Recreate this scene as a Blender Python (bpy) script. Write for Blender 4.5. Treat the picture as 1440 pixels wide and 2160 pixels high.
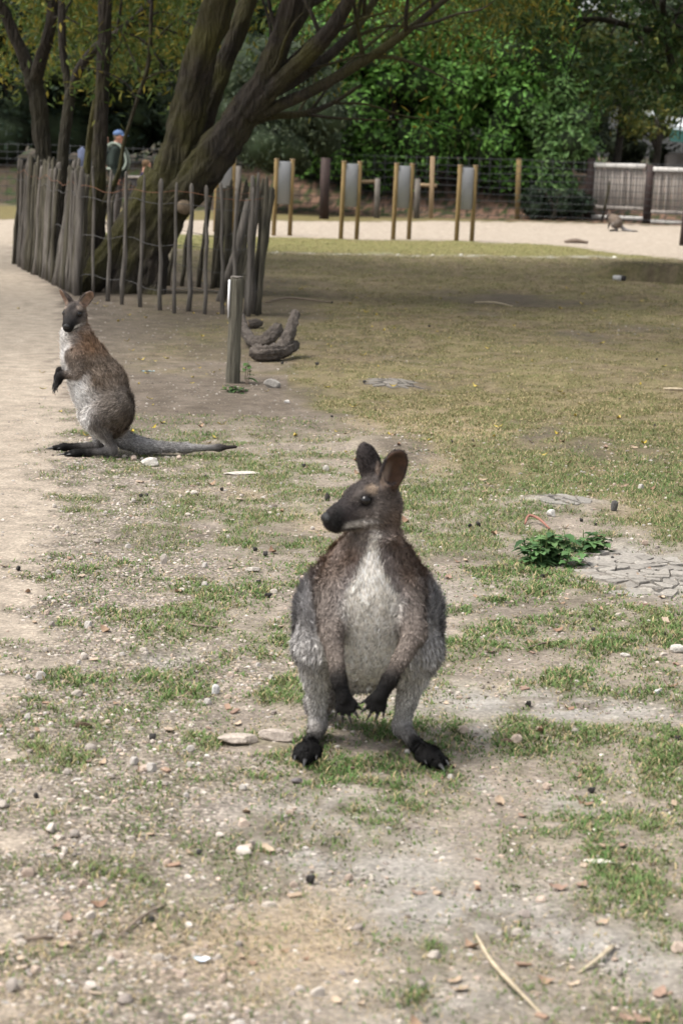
import bpy, math, random
import numpy as np
from mathutils import Vector, Matrix

for o in list(bpy.data.objects):
    bpy.data.objects.remove(o, do_unlink=True)
S = bpy.context.scene
COL = S.collection
RNG = np.random.default_rng(7)
random.seed(7)

# ------------------------------------------------------------------ camera
CAM_H = 1.5
FPX = 4600.0                       # focal length in photo pixels (photo 1440 x 2160)
PITCH = math.atan(780 / FPX)
ROLL = math.radians(1.8)
_f = np.array([0, math.cos(PITCH), -math.sin(PITCH)])
_r0 = np.array([1.0, 0, 0])
_u0 = np.cross(_r0, _f)
_r = math.cos(ROLL) * _r0 + math.sin(ROLL) * _u0
_u = math.cos(ROLL) * _u0 - math.sin(ROLL) * _r0
cam_d = bpy.data.cameras.new('camera')
cam = bpy.data.objects.new('camera', cam_d)
COL.objects.link(cam)
cam.matrix_world = Matrix(((_r[0], _u[0], -_f[0], 0), (_r[1], _u[1], -_f[1], 0), (_r[2], _u[2], -_f[2], CAM_H), (0, 0, 0, 1)))
cam_d.sensor_fit = 'VERTICAL'
cam_d.sensor_height = 23.5
cam_d.lens = 23.5 * FPX / 2160
cam_d.clip_end = 2000
cam_d.dof.use_dof = True
cam_d.dof.focus_distance = 8.3
cam_d.dof.aperture_fstop = 4.0
S.camera = cam

# ------------------------------------------------------------------ sky, sun, exposure
SUN_EL, SUN_AZ = math.radians(62), math.radians(248)     # azimuth clockwise from +y
w = bpy.data.worlds.new('World')
S.world = w
w.use_nodes = True
nt = w.node_tree
bg = nt.nodes['Background']
sky = nt.nodes.new('ShaderNodeTexSky')
sky.sky_type = 'NISHITA'
sky.sun_disc = False
sky.sun_elevation = SUN_EL
sky.sun_rotation = SUN_AZ
sky.dust_density = 4.0
hs = nt.nodes.new('ShaderNodeHueSaturation')            # thin overcast: the blue is mostly washed out
hs.inputs['Saturation'].default_value = 0.28
nt.links.new(sky.outputs[0], hs.inputs['Color'])
nt.links.new(hs.outputs[0], bg.inputs['Color'])
bg.inputs['Strength'].default_value = 0.10
sun_d = bpy.data.lights.new('sun', 'SUN')
sun_d.energy = 1.5
sun_d.angle = math.radians(16)
sun_d.color = (1.0, 0.95, 0.87)
sun = bpy.data.objects.new('sun', sun_d)
COL.objects.link(sun)
_sd = Vector((math.sin(SUN_AZ) * math.cos(SUN_EL), math.cos(SUN_AZ) * math.cos(SUN_EL), math.sin(SUN_EL)))
sun.rotation_euler = _sd.to_track_quat('Z', 'Y').to_euler()
S.view_settings.view_transform = 'Standard'
S.view_settings.look = 'None'
S.view_settings.gamma = 1
S.view_settings.use_curve_mapping = False
S.view_settings.exposure = 1.42

# ------------------------------------------------------------------ numeric helpers
def smooth(a, b, x):
    t = np.clip((np.asarray(x, dtype=float) - a) / (b - a), 0, 1)
    return t * t * (3 - 2 * t)

def _hash(ix, iy, iz, seed):
    h = (ix.astype(np.int64) * 374761393 + iy.astype(np.int64) * 668265263 + iz.astype(np.int64) * 2147483647 + seed * 974711) & 0xffffffff
    h = ((h ^ (h >> 13)) * 1274126177) & 0xffffffff
    h = ((h ^ (h >> 16)) * 2246822519) & 0xffffffff
    return ((h ^ (h >> 15)) & 0xffffff) / float(0xffffff)

def vnoise(x, y, seed=0):
    x = np.asarray(x, float); y = np.asarray(y, float)
    ix = np.floor(x); iy = np.floor(y)
    fx = x - ix; fy = y - iy
    fx = fx * fx * (3 - 2 * fx); fy = fy * fy * (3 - 2 * fy)
    z = np.zeros_like(ix)
    a = _hash(ix, iy, z, seed); b = _hash(ix + 1, iy, z, seed)
    c = _hash(ix, iy + 1, z, seed); d = _hash(ix + 1, iy + 1, z, seed)
    return (a * (1 - fx) + b * fx) * (1 - fy) + (c * (1 - fx) + d * fx) * fy

def fbm(x, y, seed=0, octs=4):
    t = 0; amp = 0.5; s = 0
    for i in range(octs):
        t = t + amp * vnoise(x * 2 ** i + 17.3 * i, y * 2 ** i - 9.1 * i, seed + i)
        s += amp; amp *= 0.5
    return t / s

def vnoise3(p, seed=0):
    i = np.floor(p); f = p - i; f = f * f * (3 - 2 * f)
    r = 0
    for dx in (0, 1):
        for dy in (0, 1):
            for dz in (0, 1):
                wgt = (f[:, 0] if dx else 1 - f[:, 0]) * (f[:, 1] if dy else 1 - f[:, 1]) * (f[:, 2] if dz else 1 - f[:, 2])
                r = r + wgt * _hash(i[:, 0] + dx, i[:, 1] + dy, i[:, 2] + dz, seed)
    return r

def norm(v):
    v = np.asarray(v, float)
    return v / (np.linalg.norm(v, axis=-1, keepdims=True) + 1e-12)

CAMP = np.array([0, 0, CAM_H])
def ray(u, v):
    return _f * FPX + _r * (u - 720) - _u * (v - 1080)

# ------------------------------------------------------------------ terrain
def bump(x, y, cx, cy, rx, ry, h):
    return h * np.exp(-(((x - cx) / rx) ** 2 + ((y - cy) / ry) ** 2))

def gp0(u, v):                      # where a point of level ground lies that the survey picture shows at (u, v)
    d = ray(u, v)
    t = -CAM_H / d[2]
    return np.array([d[0] * t, d[1] * t])

_m1 = gp0(825, 818); _m2 = gp0(800, 945); _hol = gp0(1400, 588); _bank = gp0(1380, 566); _m3 = gp0(1180, 1065)
def terr(x, y):
    x = np.asarray(x, float); y = np.asarray(y, float)
    z = 0.05 * (fbm(x * 0.45 + 3, y * 0.35, 11, 3) - 0.5)
    z = z + 0.030 * (fbm(x * 2.3, y * 2.0, 21, 3) - 0.5) * smooth(3, 5, y)
    z = z * smooth(-0.3, 0.5, x + 1.2 + 0.08 * np.maximum(y - 10, 0) + 0 * y) ** 0.7 + 0.0
    z = z + bump(x, y, _m1[0], _m1[1], 0.20, 0.35, 0.05) + bump(x, y, _m2[0], _m2[1], 0.22, 0.42, 0.06)
    z = z + bump(x, y, _m3[0], _m3[1], 0.35, 0.25, 0.03)
    sc = smooth(3.0, 3.6, x + 0.25 * np.sin(y * 1.7)) * smooth(9, 6, x)
    yh = _hol[1] + 0.12 * np.sin(x * 2.3)
    z = z + sc * (0.17 * smooth(yh - 0.10, yh + 0.13, y) * (1 - smooth(yh + 0.3, yh + 3.0, y)) - 0.07 * np.exp(-((y - yh + 0.35) / 0.35) ** 2))
    far = smooth(46.5, 51, y)
    z = z + far * (0.85 * smooth(-30, -8, x) * (1 - smooth(8.5, 10.5, x)) + 0.05)
    return z

def gp(u, v, lift=0.0):             # the same on the real terrain
    d = ray(u, v)
    z = 0.0
    for _ in range(6):
        t = (z - CAM_H) / d[2]
        z = 0.5 * z + 0.5 * float(terr(d[0] * t, d[1] * t))
    return np.array([d[0] * t, d[1] * t, float(terr(d[0] * t, d[1] * t)) + lift])

def at(u, v, Y):                    # the point at distance Y (world y)
    d = ray(u, v)
    return CAMP + d * (Y / d[1])

def px2m(u, v, px):                 # metres for a length of px pixels lying across at the ground there
    return px * np.linalg.norm(gp0(u, v)) / FPX

# ------------------------------------------------------------------ mesh helpers
def mk(name, V, F, mat, parent=None, cols=None, shade=True, kind=None, origin=None):
    """V (n,3) world coordinates (or local when origin is None and no parent); F an (m,k) int array or a list of such arrays."""
    V = np.asarray(V, dtype=np.float32).reshape(-1, 3).copy()
    if origin is not None:
        V -= np.asarray(origin, dtype=np.float32)
    Fs = [np.asarray(f, dtype=np.int32) for f in (F if isinstance(F, list) else [F])]
    Fs = [f for f in Fs if len(f)]
    me = bpy.data.meshes.new(name)
    me.vertices.add(len(V))
    me.vertices.foreach_set('co', V.ravel())
    idx = np.concatenate([f.ravel() for f in Fs])
    tot = np.concatenate([np.full(len(f), f.shape[1], np.int32) for f in Fs])
    start = np.concatenate([[0], np.cumsum(tot)[:-1]]).astype(np.int32)
    me.loops.add(len(idx))
    me.loops.foreach_set('vertex_index', idx)
    me.polygons.add(len(tot))
    me.polygons.foreach_set('loop_start', start)
    me.update(calc_edges=True)
    me.polygons.foreach_set('use_smooth', np.full(len(tot), bool(shade)))
    if cols is not None:
        c = np.asarray(cols, dtype=np.float32)
        if c.shape[1] == 3:
            c = np.concatenate([c, np.ones((len(c), 1), np.float32)], 1)
        a = me.attributes.new('Col', 'FLOAT_COLOR', 'POINT')
        a.data.foreach_set('color', c.ravel())
    if mat is not None:
        me.materials.append(mat)
    o = bpy.data.objects.new(name, me)
    COL.objects.link(o)
    if parent is not None:
        o.parent = parent
    if origin is not None and parent is None:
        o.location = [float(q) for q in origin]
    if kind:
        o['kind'] = kind
    return o

def empty(name, loc, rz=0.0):
    o = bpy.data.objects.new(name, None)
    COL.objects.link(o)
    o.location = [float(q) for q in loc]
    o.rotation_euler = (0, 0, rz)
    o.empty_display_size = 0.1
    return o

def tag(o, label, cat, group=None):
    o['label'] = label
    o['category'] = cat
    if group:
        o['group'] = group
    return o

def dup(o, parent=None):
    c = o.copy()
    COL.objects.link(c)
    c.parent = parent
    for ch in list(o.children):
        dup(ch, c)
    return c

class MB:                            # collects shapes into one mesh
    def __init__(self):
        self.v = []; self.f3 = []; self.f4 = []; self.c = []; self.n = 0
    def add(self, V, F, col=None):
        V = np.asarray(V, float); F = F if isinstance(F, list) else [F]
        for f in F:
            f = np.asarray(f, int)
            if len(f) == 0: continue
            (self.f3 if f.shape[1] == 3 else self.f4).append(f + self.n)
        self.v.append(V); self.n += len(V)
        if col is not None:
            col = np.asarray(col, float)
            self.c.append(np.tile(col, (len(V), 1)) if col.ndim == 1 else col)
        return self
    def build(self, name, mat, parent=None, **k):
        F = []
        if self.f3: F.append(np.concatenate(self.f3))
        if self.f4: F.append(np.concatenate(self.f4))
        cols = np.concatenate(self.c) if self.c else None
        return mk(name, np.concatenate(self.v), F, mat, parent, cols=cols, **k)

def box(cx, cy, cz, sx, sy, sz, rz=0.0, bev=0.0):
    """bevelled box: V, F"""
    x, y, z = sx / 2, sy / 2, sz / 2
    b = bev if bev else 0.12 * min(x, y, z)
    P = []
    rings = [(-z, b), (-z + b, 0), (z - b, 0), (z, b)]
    for zz, ins in rings:
        X, Y = x - ins, y - ins
        P += [(-X + b, -Y, zz), (X - b, -Y, zz), (X, -Y + b, zz), (X, Y - b, zz), (X - b, Y, zz), (-X + b, Y, zz), (-X, Y - b, zz), (-X, -Y + b, zz)]
    P = np.array(P)
    F4 = []
    for r in range(3):
        for k in range(8):
            F4.append((r * 8 + k, r * 8 + (k + 1) % 8, r * 8 + 8 + (k + 1) % 8, r * 8 + 8 + k))
    n = len(P)
    P = np.vstack([P, [[0, 0, -z], [0, 0, z]]])
    F3 = [(n, (k + 1) % 8, k) for k in range(8)] + [(n + 1, 24 + k, 24 + (k + 1) % 8) for k in range(8)]
    c, s = math.cos(rz), math.sin(rz)
    P = P @ np.array([[c, s, 0], [-s, c, 0], [0, 0, 1]])
    return P + np.array([cx, cy, cz]), [np.array(F3), np.array(F4)]

def catmull(P, n):
    P = np.asarray(P, float)
    Q = np.vstack([2 * P[0] - P[1], P, 2 * P[-1] - P[-2]])
    out = []
    for i in range(len(P) - 1):
        p0, p1, p2, p3 = Q[i], Q[i + 1], Q[i + 2], Q[i + 3]
        for t in np.linspace(0, 1, n, endpoint=False):
            out.append(0.5 * ((2 * p1) + (-p0 + p2) * t + (2 * p0 - 5 * p1 + 4 * p2 - p3) * t * t + (-p0 + 3 * p1 - 3 * p2 + p3) * t ** 3))
    out.append(P[-1])
    return np.array(out)

def tube(P, R, sides=8, rough=0.0, seed=0, cap=True, flat=None, ridge=0.0, rf=3.0):
    """swept tube through points P with radii R"""
    P = np.asarray(P, float); R = np.asarray(R, float)
    n = len(P)
    T = norm(np.gradient(P, axis=0))
    ref = np.array([0.3, 0.2, 1.0]) if abs(T[0][2]) < 0.8 else np.array([1.0, 0.1, 0])
    a = norm(np.cross(T[0], ref))
    V = []
    ang = np.linspace(0, 2 * math.pi, sides, endpoint=False)
    for i in range(n):
        a = norm(a - T[i] * np.dot(a, T[i]))
        b = np.cross(T[i], a)
        rr = R[i]
        ring = P[i] + rr * (np.cos(ang)[:, None] * a + np.sin(ang)[:, None] * b * (flat if flat else 1))
        if rough:
            k = vnoise3(ring / max(rr, 1e-4) * 0.9 + seed, seed) - 0.5
            k2 = vnoise3(ring / max(rr, 1e-4) * 2.6 + seed, seed + 5) - 0.5
            ring = P[i] + (ring - P[i]) * (1 + rough * (1.3 * k + 0.7 * k2))[:, None]
        if ridge:
            sl = np.linalg.norm(P[i] - P[0]) / max(R.max(), 1e-4)
            q = np.stack([np.cos(ang) * rf + 9 + .25 * np.sin(sl * 1.3), np.sin(ang) * rf + 9, np.full(sides, sl * .45)], 1)
            k = np.abs(vnoise3(q, seed + 3) - .5) * 2 + .5 * np.abs(vnoise3(q * 2.1 + 4, seed + 8) - .5) * 2
            ring = P[i] + (ring - P[i]) * (1 + ridge * (k - .75))[:, None]
        V.append(ring)
    V = np.concatenate(V)
    i0 = np.arange(n - 1)[:, None] * sides + np.arange(sides)[None]
    i1 = np.arange(n - 1)[:, None] * sides + (np.arange(sides)[None] + 1) % sides
    F = np.stack([i0, i1, i1 + sides, i0 + sides], -1).reshape(-1, 4)
    Fs = [F]
    if cap:
        V = np.vstack([V, P[:1], P[-1:]])
        k = np.arange(sides)
        lo = np.stack([np.full(sides, n * sides), (k + 1) % sides, k], 1)
        hi = np.stack([np.full(sides, n * sides + 1), (n - 1) * sides + k, (n - 1) * sides + (k + 1) % sides], 1)
        Fs = [np.concatenate([lo, hi]), F]
    return V, Fs

def ico(sub=1):
    import bmesh
    bm = bmesh.new()
    bmesh.ops.create_icosphere(bm, subdivisions=sub, radius=1.0)
    V = np.array([v.co[:] for v in bm.verts]); F = np.array([[v.index for v in f.verts] for f in bm.faces])
    bm.free()
    return V, F
ICO1 = ico(1); ICO2 = ico(2); ICO3 = ico(3)

# ------------------------------------------------------------------ materials
def node_mat(name):
    m = bpy.data.materials.new(name)
    m.use_nodes = True
    return m, m.node_tree, m.node_tree.nodes['Principled BSDF']

def mat_plain(name, col, rough=0.8, var=0.25, scale=20, bumpk=0.0, bscale=80, stretch=(1, 1, 1), col2=None, metallic=0.0):
    """noise-varied colour with optional bump"""
    m, t, b = node_mat(name)
    tc = t.nodes.new('ShaderNodeTexCoord'); mp = t.nodes.new('ShaderNodeMapping')
    mp.inputs['Scale'].default_value = stretch
    t.links.new(tc.outputs['Object'], mp.inputs['Vector'])
    nz = t.nodes.new('ShaderNodeTexNoise'); nz.inputs['Scale'].default_value = scale; nz.inputs['Detail'].default_value = 5
    t.links.new(mp.outputs[0], nz.inputs['Vector'])
    cr = t.nodes.new('ShaderNodeValToRGB')
    c = np.array(col); d = np.array(col2) if col2 is not None else c * (1 + var)
    e = c * (1 - var) if col2 is None else c
    cr.color_ramp.elements[0].position = 0.32; cr.color_ramp.elements[1].position = 0.68
    cr.color_ramp.elements[0].color = (*e, 1); cr.color_ramp.elements[1].color = (*d, 1)
    t.links.new(nz.outputs['Fac'], cr.inputs[0])
    t.links.new(cr.outputs[0], b.inputs['Base Color'])
    b.inputs['Roughness'].default_value = rough
    b.inputs['Metallic'].default_value = metallic
    if bumpk:
        n2 = t.nodes.new('ShaderNodeTexNoise'); n2.inputs['Scale'].default_value = bscale; n2.inputs['Detail'].default_value = 4
        t.links.new(mp.outputs[0], n2.inputs['Vector'])
        bp = t.nodes.new('ShaderNodeBump'); bp.inputs['Strength'].default_value = bumpk; bp.inputs['Distance'].default_value = 0.02
        t.links.new(n2.outputs['Fac'], bp.inputs['Height']); t.links.new(bp.outputs[0], b.inputs['Normal'])
    return m

def mat_attr(name, rough=0.85, var=0.15, scale=60, trans=0.0, bumpk=0.0, bscale=100, sheen=0.0, spec=0.3, rand=0.0):
    """colour from the 'Col' attribute, varied by noise; optional leaf translucency"""
    m, t, b = node_mat(name)
    at_ = t.nodes.new('ShaderNodeAttribute'); at_.attribute_name = 'Col'
    tc = t.nodes.new('ShaderNodeTexCoord')
    nz = t.nodes.new('ShaderNodeTexNoise'); nz.inputs['Scale'].default_value = scale; nz.inputs['Detail'].default_value = 4
    t.links.new(tc.outputs['Object'], nz.inputs['Vector'])
    mr = t.nodes.new('ShaderNodeMapRange')
    mr.inputs['From Min'].default_value = 0.3; mr.inputs['From Max'].default_value = 0.7
    mr.inputs['To Min'].default_value = 1 - var; mr.inputs['To Max'].default_value = 1 + var
    t.links.new(nz.outputs['Fac'], mr.inputs['Value'])
    mx = t.nodes.new('ShaderNodeVectorMath'); mx.operation = 'SCALE'
    t.links.new(at_.outputs['Color'], mx.inputs[0]); t.links.new(mr.outputs[0], mx.inputs['Scale'])
    out = mx.outputs[0]
    t.links.new(out, b.inputs['Base Color'])
    b.inputs['Roughness'].default_value = rough
    b.inputs['Specular IOR Level'].default_value = spec
    if sheen:
        b.inputs['Sheen Weight'].default_value = sheen
    if bumpk:
        n2 = t.nodes.new('ShaderNodeTexNoise'); n2.inputs['Scale'].default_value = bscale; n2.inputs['Detail'].default_value = 4
        t.links.new(tc.outputs['Object'], n2.inputs['Vector'])
        bp = t.nodes.new('ShaderNodeBump'); bp.inputs['Strength'].default_value = bumpk; bp.inputs['Distance'].default_value = 0.02
        t.links.new(n2.outputs['Fac'], bp.inputs['Height']); t.links.new(bp.outputs[0], b.inputs['Normal'])
    if trans:
        tl = t.nodes.new('ShaderNodeBsdfTranslucent'); ms = t.nodes.new('ShaderNodeMixShader')
        ms.inputs[0].default_value = trans
        t.links.new(out, tl.inputs['Color'])
        t.links.new(b.outputs[0], ms.inputs[1]); t.links.new(tl.outputs[0], ms.inputs[2])
        t.links.new(ms.outputs[0], t.nodes['Material Output'].inputs['Surface'])
    return m

M = {}
M['leaf'] = mat_attr('leaf', 0.62, 0.15, 9, trans=0.28, spec=0.22)
M['grass'] = mat_attr('grass', 0.7, 0.12, 30, trans=0.25, spec=0.2)
M['litter'] = mat_attr('litter', 0.85, 0.25, 70, spec=0.2)
M['stone'] = mat_attr('stone', 0.85, 0.22, 90, bumpk=0.35, bscale=160, spec=0.25)
M['fur'] = mat_attr('fur', 0.75, 0.12, 120, spec=0.18)
M['skin'] = mat_attr('hide', 0.8, 0.15, 90, spec=0.2)
M['cloth'] = mat_attr('cloth', 0.9, 0.12, 25, bumpk=0.2, bscale=14, spec=0.15)
M['black_gloss'] = mat_plain('eye_black', (0.006, 0.005, 0.005), 0.08, 0.2, 30)
M['black_gloss'].node_tree.nodes['Principled BSDF'].inputs['Specular IOR Level'].default_value = 0.4
M['claw_dark'] = mat_plain('claw_dark', (0.010, 0.009, 0.009), 0.45, 0.3, 60)
M['nose'] = mat_plain('nose_leather', (0.004, 0.004, 0.0045), 0.55, 0.3, 200, 0.3, 500)
M['claw'] = mat_plain('claw_horn', (0.035, 0.034, 0.035), 0.4, 0.4, 60)
M['paling'] = mat_plain('weathered_paling', (0.075, 0.066, 0.056), 0.9, 0.5, 6, 0.5, 22, (6, 6, 0.7), col2=(0.17, 0.152, 0.132))
M['paling_dark'] = mat_plain('green_stained_paling', (0.035, 0.031, 0.022), 0.92, 0.5, 6, 0.5, 22, (6, 6, 0.7), col2=(0.105, 0.094, 0.066))
M['post_wood'] = mat_plain('grey_post_wood', (0.055, 0.05, 0.036), 0.9, 0.4, 9, 0.9, 34, (5, 5, 0.35), col2=(0.15, 0.138, 0.105))
M['rusty_wire'] = mat_plain('rusty_wire', (0.16, 0.07, 0.035), 0.8, 0.3, 30)
M['grey_wire'] = mat_plain('grey_wire', (0.07, 0.068, 0.066), 0.8, 0.3, 30)
M['dark_wire'] = mat_plain('dark_wire', (0.035, 0.038, 0.042), 0.7, 0.3, 30)
M['sign_post'] = mat_plain('sign_post_wood', (0.17, 0.115, 0.042), 0.8, 0.3, 7, 0.3, 30, (5, 5, 0.6))
M['sign_panel'] = mat_plain('sign_panel_grey', (0.27, 0.275, 0.29), 0.55, 0.05, 3)
M['dark_post'] = mat_plain('dark_stained_post', (0.030, 0.016, 0.013), 0.8, 0.4, 6, 0.3, 30, (4, 4, 0.5))
M['stake'] = mat_plain('stake_wood', (0.27, 0.19, 0.11), 0.85, 0.25, 7, 0.3, 30, (5, 5, 0.6))
M['board'] = mat_plain('weathered_board', (0.28, 0.25, 0.225), 0.88, 0.3, 5, 0.3, 30, (7, 7, 0.5))
M['rail'] = mat_plain('pale_rail', (0.55, 0.53, 0.50), 0.8, 0.15, 5)
M['log'] = mat_plain('log_bark', (0.045, 0.036, 0.029), 0.95, 0.45, 22, 1.0, 60, (1, 1, 1), col2=(0.12, 0.10, 0.085))
M['cut'] = mat_plain('cut_wood', (0.20, 0.15, 0.10), 0.9, 0.25, 30)
M['cap_blue'] = mat_plain('cap_blue', (0.07, 0.12, 0.24), 0.85, 0.2, 20)
M['white'] = mat_plain('matt_white', (0.75, 0.75, 0.76), 0.6, 0.06, 12)
M['dark_box'] = mat_plain('dark_box', (0.016, 0.013, 0.013), 0.8, 0.3, 8)
M['roof_green'] = mat_plain('roof_green', (0.05, 0.16, 0.14), 0.6, 0.15, 4)
M['roof_pale'] = mat_plain('roof_pale', (0.72, 0.76, 0.78), 0.5, 0.06, 4)
M['pack'] = mat_plain('pack_blue', (0.06, 0.075, 0.13), 0.85, 0.25, 14)
M['strap'] = mat_plain('pack_strap', (0.22, 0.26, 0.22), 0.85, 0.2, 14)
M['tin'] = mat_plain('pipe_grey', (0.42, 0.42, 0.42), 0.5, 0.15, 14)
M['blue_plastic'] = mat_plain('blue_plastic', (0.22, 0.36, 0.42), 0.5, 0.2, 30)

def mat_bark(name, col, moss, mossk, sc=5.0):
    m, t, b = node_mat(name)
    tc = t.nodes.new('ShaderNodeTexCoord'); mp = t.nodes.new('ShaderNodeMapping'); mp.inputs['Scale'].default_value = (2.6, 2.6, 0.55)
    t.links.new(tc.outputs['Object'], mp.inputs['Vector'])
    nz = t.nodes.new('ShaderNodeTexNoise'); nz.inputs['Scale'].default_value = sc; nz.inputs['Detail'].default_value = 6
    t.links.new(mp.outputs[0], nz.inputs['Vector'])
    vo = t.nodes.new('ShaderNodeTexVoronoi'); vo.feature = 'DISTANCE_TO_EDGE'; vo.inputs['Scale'].default_value = sc * 1.8
    t.links.new(mp.outputs[0], vo.inputs['Vector'])
    cr = t.nodes.new('ShaderNodeValToRGB')
    c = np.array(col)
    cr.color_ramp.elements[0].color = (*(c * 0.5), 1); cr.color_ramp.elements[1].color = (*(c * 1.5), 1)
    cr.color_ramp.elements[0].position = 0.3; cr.color_ramp.elements[1].position = 0.7
    t.links.new(nz.outputs['Fac'], cr.inputs[0])
    n3 = t.nodes.new('ShaderNodeTexNoise'); n3.inputs['Scale'].default_value = 1.6; n3.inputs['Detail'].default_value = 5
    t.links.new(tc.outputs['Object'], n3.inputs['Vector'])
    mr = t.nodes.new('ShaderNodeMapRange'); mr.inputs['From Min'].default_value = 0.42; mr.inputs['From Max'].default_value = 0.62; mr.inputs['To Max'].default_value = mossk
    t.links.new(n3.outputs['Fac'], mr.inputs['Value'])
    mx = t.nodes.new('ShaderNodeMix'); mx.data_type = 'RGBA'
    t.links.new(mr.outputs[0], mx.inputs[0]); t.links.new(cr.outputs[0], mx.inputs[6]); mx.inputs[7].default_value = (*moss, 1)
    t.links.new(mx.outputs[2], b.inputs['Base Color'])
    b.inputs['Roughness'].default_value = 0.95
    ad = t.nodes.new('ShaderNodeMath'); ad.operation = 'ADD'
    t.links.new(nz.outputs['Fac'], ad.inputs[0]); t.links.new(vo.outputs['Distance'], ad.inputs[1])
    bp = t.nodes.new('ShaderNodeBump'); bp.inputs['Strength'].default_value = 0.9; bp.inputs['Distance'].default_value = 0.04
    t.links.new(ad.outputs[0], bp.inputs['Height']); t.links.new(bp.outputs[0], b.inputs['Normal'])
    return m
M['bark_moss'] = mat_bark('mossy_bark', (0.028, 0.022, 0.016), (0.060, 0.056, 0.011), 0.8)
M['bark'] = mat_bark('dark_bark', (0.024, 0.019, 0.014), (0.028, 0.026, 0.010), 0.5)

def mat_ground():
    m, t, b = node_mat('ground_earth')
    L = t.links.new
    at_ = t.nodes.new('ShaderNodeAttribute'); at_.attribute_name = 'Col'
    tc = t.nodes.new('ShaderNodeTexCoord')
    def noise(sc, det=5, rough=0.6):
        n = t.nodes.new('ShaderNodeTexNoise'); n.inputs['Scale'].default_value = sc; n.inputs['Detail'].default_value = det; n.inputs['Roughness'].default_value = rough
        L(tc.outputs['Object'], n.inputs['Vector']); return n
    def mrange(src, a, b_, c, d):
        r = t.nodes.new('ShaderNodeMapRange')
        for k, v in zip(('From Min', 'From Max', 'To Min', 'To Max'), (a, b_, c, d)): r.inputs[k].default_value = v
        L(src, r.inputs['Value']); return r.outputs[0]
    n1 = noise(9); n2 = noise(75, 6, 0.7)
    f1 = mrange(n1.outputs['Fac'], 0.3, 0.7, 0.74, 1.24)
    f2 = mrange(n2.outputs['Fac'], 0.3, 0.7, 0.58, 1.36)
    mul = t.nodes.new('ShaderNodeMath'); mul.operation = 'MULTIPLY'; L(f1, mul.inputs[0]); L(f2, mul.inputs[1])
    # grit: small stones in the gravelly parts (alpha of Col)
    vo = t.nodes.new('ShaderNodeTexVoronoi'); vo.inputs['Scale'].default_value = 85; vo.inputs['Randomness'].default_value = 1
    L(tc.outputs['Object'], vo.inputs['Vector'])
    sep = t.nodes.new('ShaderNodeSeparateColor'); L(vo.outputs['Color'], sep.inputs[0])
    g = mrange(sep.outputs[0], 0.0, 1.0, 0.62, 1.45)
    e = mrange(vo.outputs['Distance'], 0.25, 0.6, 1.0, 0.6)
    gm = t.nodes.new('ShaderNodeMath'); gm.operation = 'MULTIPLY'; L(g, gm.inputs[0]); L(e, gm.inputs[1])
    mixf = t.nodes.new('ShaderNodeMix'); mixf.data_type = 'FLOAT'
    L(at_.outputs['Alpha'], mixf.inputs[0]); mixf.inputs[2].default_value = 1.0; L(gm.outputs[0], mixf.inputs[3])
    m2 = t.nodes.new('ShaderNodeMath'); m2.operation = 'MULTIPLY'; L(mul.outputs[0], m2.inputs[0]); L(mixf.outputs[0], m2.inputs[1])
    sc = t.nodes.new('ShaderNodeVectorMath'); sc.operation = 'SCALE'
    L(at_.outputs['Color'], sc.inputs[0]); L(m2.outputs[0], sc.inputs['Scale'])
    L(sc.outputs[0], b.inputs['Base Color'])
    b.inputs['Roughness'].default_value = 0.95; b.inputs['Specular IOR Level'].default_value = 0.15
    ad = t.nodes.new('ShaderNodeMath'); ad.operation = 'MULTIPLY_ADD'
    L(e, ad.inputs[0]); L(at_.outputs['Alpha'], ad.inputs[1]); L(n2.outputs['Fac'], ad.inputs[2])
    bp = t.nodes.new('ShaderNodeBump'); bp.inputs['Strength'].default_value = 0.55; bp.inputs['Distance'].default_value = 0.012
    L(ad.outputs[0], bp.inputs['Height']); L(bp.outputs[0], b.inputs['Normal'])
    return m
M['ground'] = mat_ground()
M['straw'] = mat_plain('straw_stalk', (0.38, 0.315, 0.22), 0.8, 0.25, 40)
M['twig'] = mat_plain('twig_brown', (0.17, 0.13, 0.10), 0.9, 0.3, 60)
M['red_twig'] = mat_plain('red_twig', (0.24, 0.11, 0.08), 0.8, 0.25, 40)

# ------------------------------------------------------------------ ground: what grows or lies where
_pe = np.array([gp0(u, v) for u, v in ((-150, 2300), (-60, 1900), (-15, 1640), (15, 1450), (60, 1250), (95, 1100), (108, 1000), (118, 930), (112, 850), (118, 770), (140, 700), (120, 650), (95, 605), (35, 562), (20, 520))])
_pl = np.array([gp0(u, v) for u, v in ((-400, 478), (300, 492), (600, 500), (1000, 509), (1150, 517), (1300, 533), (1440, 546), (1700, 560))])
_pu = np.array([gp0(u, v) for u, v in ((-400, 461), (0, 464), (680, 467), (1100, 469), (1440, 475), (1700, 480))])
_ch = np.array([gp0(u, v) for u, v in ((540, 529), (700, 534), (900, 538), (1060, 540), (1290, 541))])
_lw = np.array([gp0(u, v) for u, v in ((600, 830), (700, 880), (850, 930), (1000, 1010), (1150, 1060), (1300, 1090), (1460, 1150))])

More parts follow.
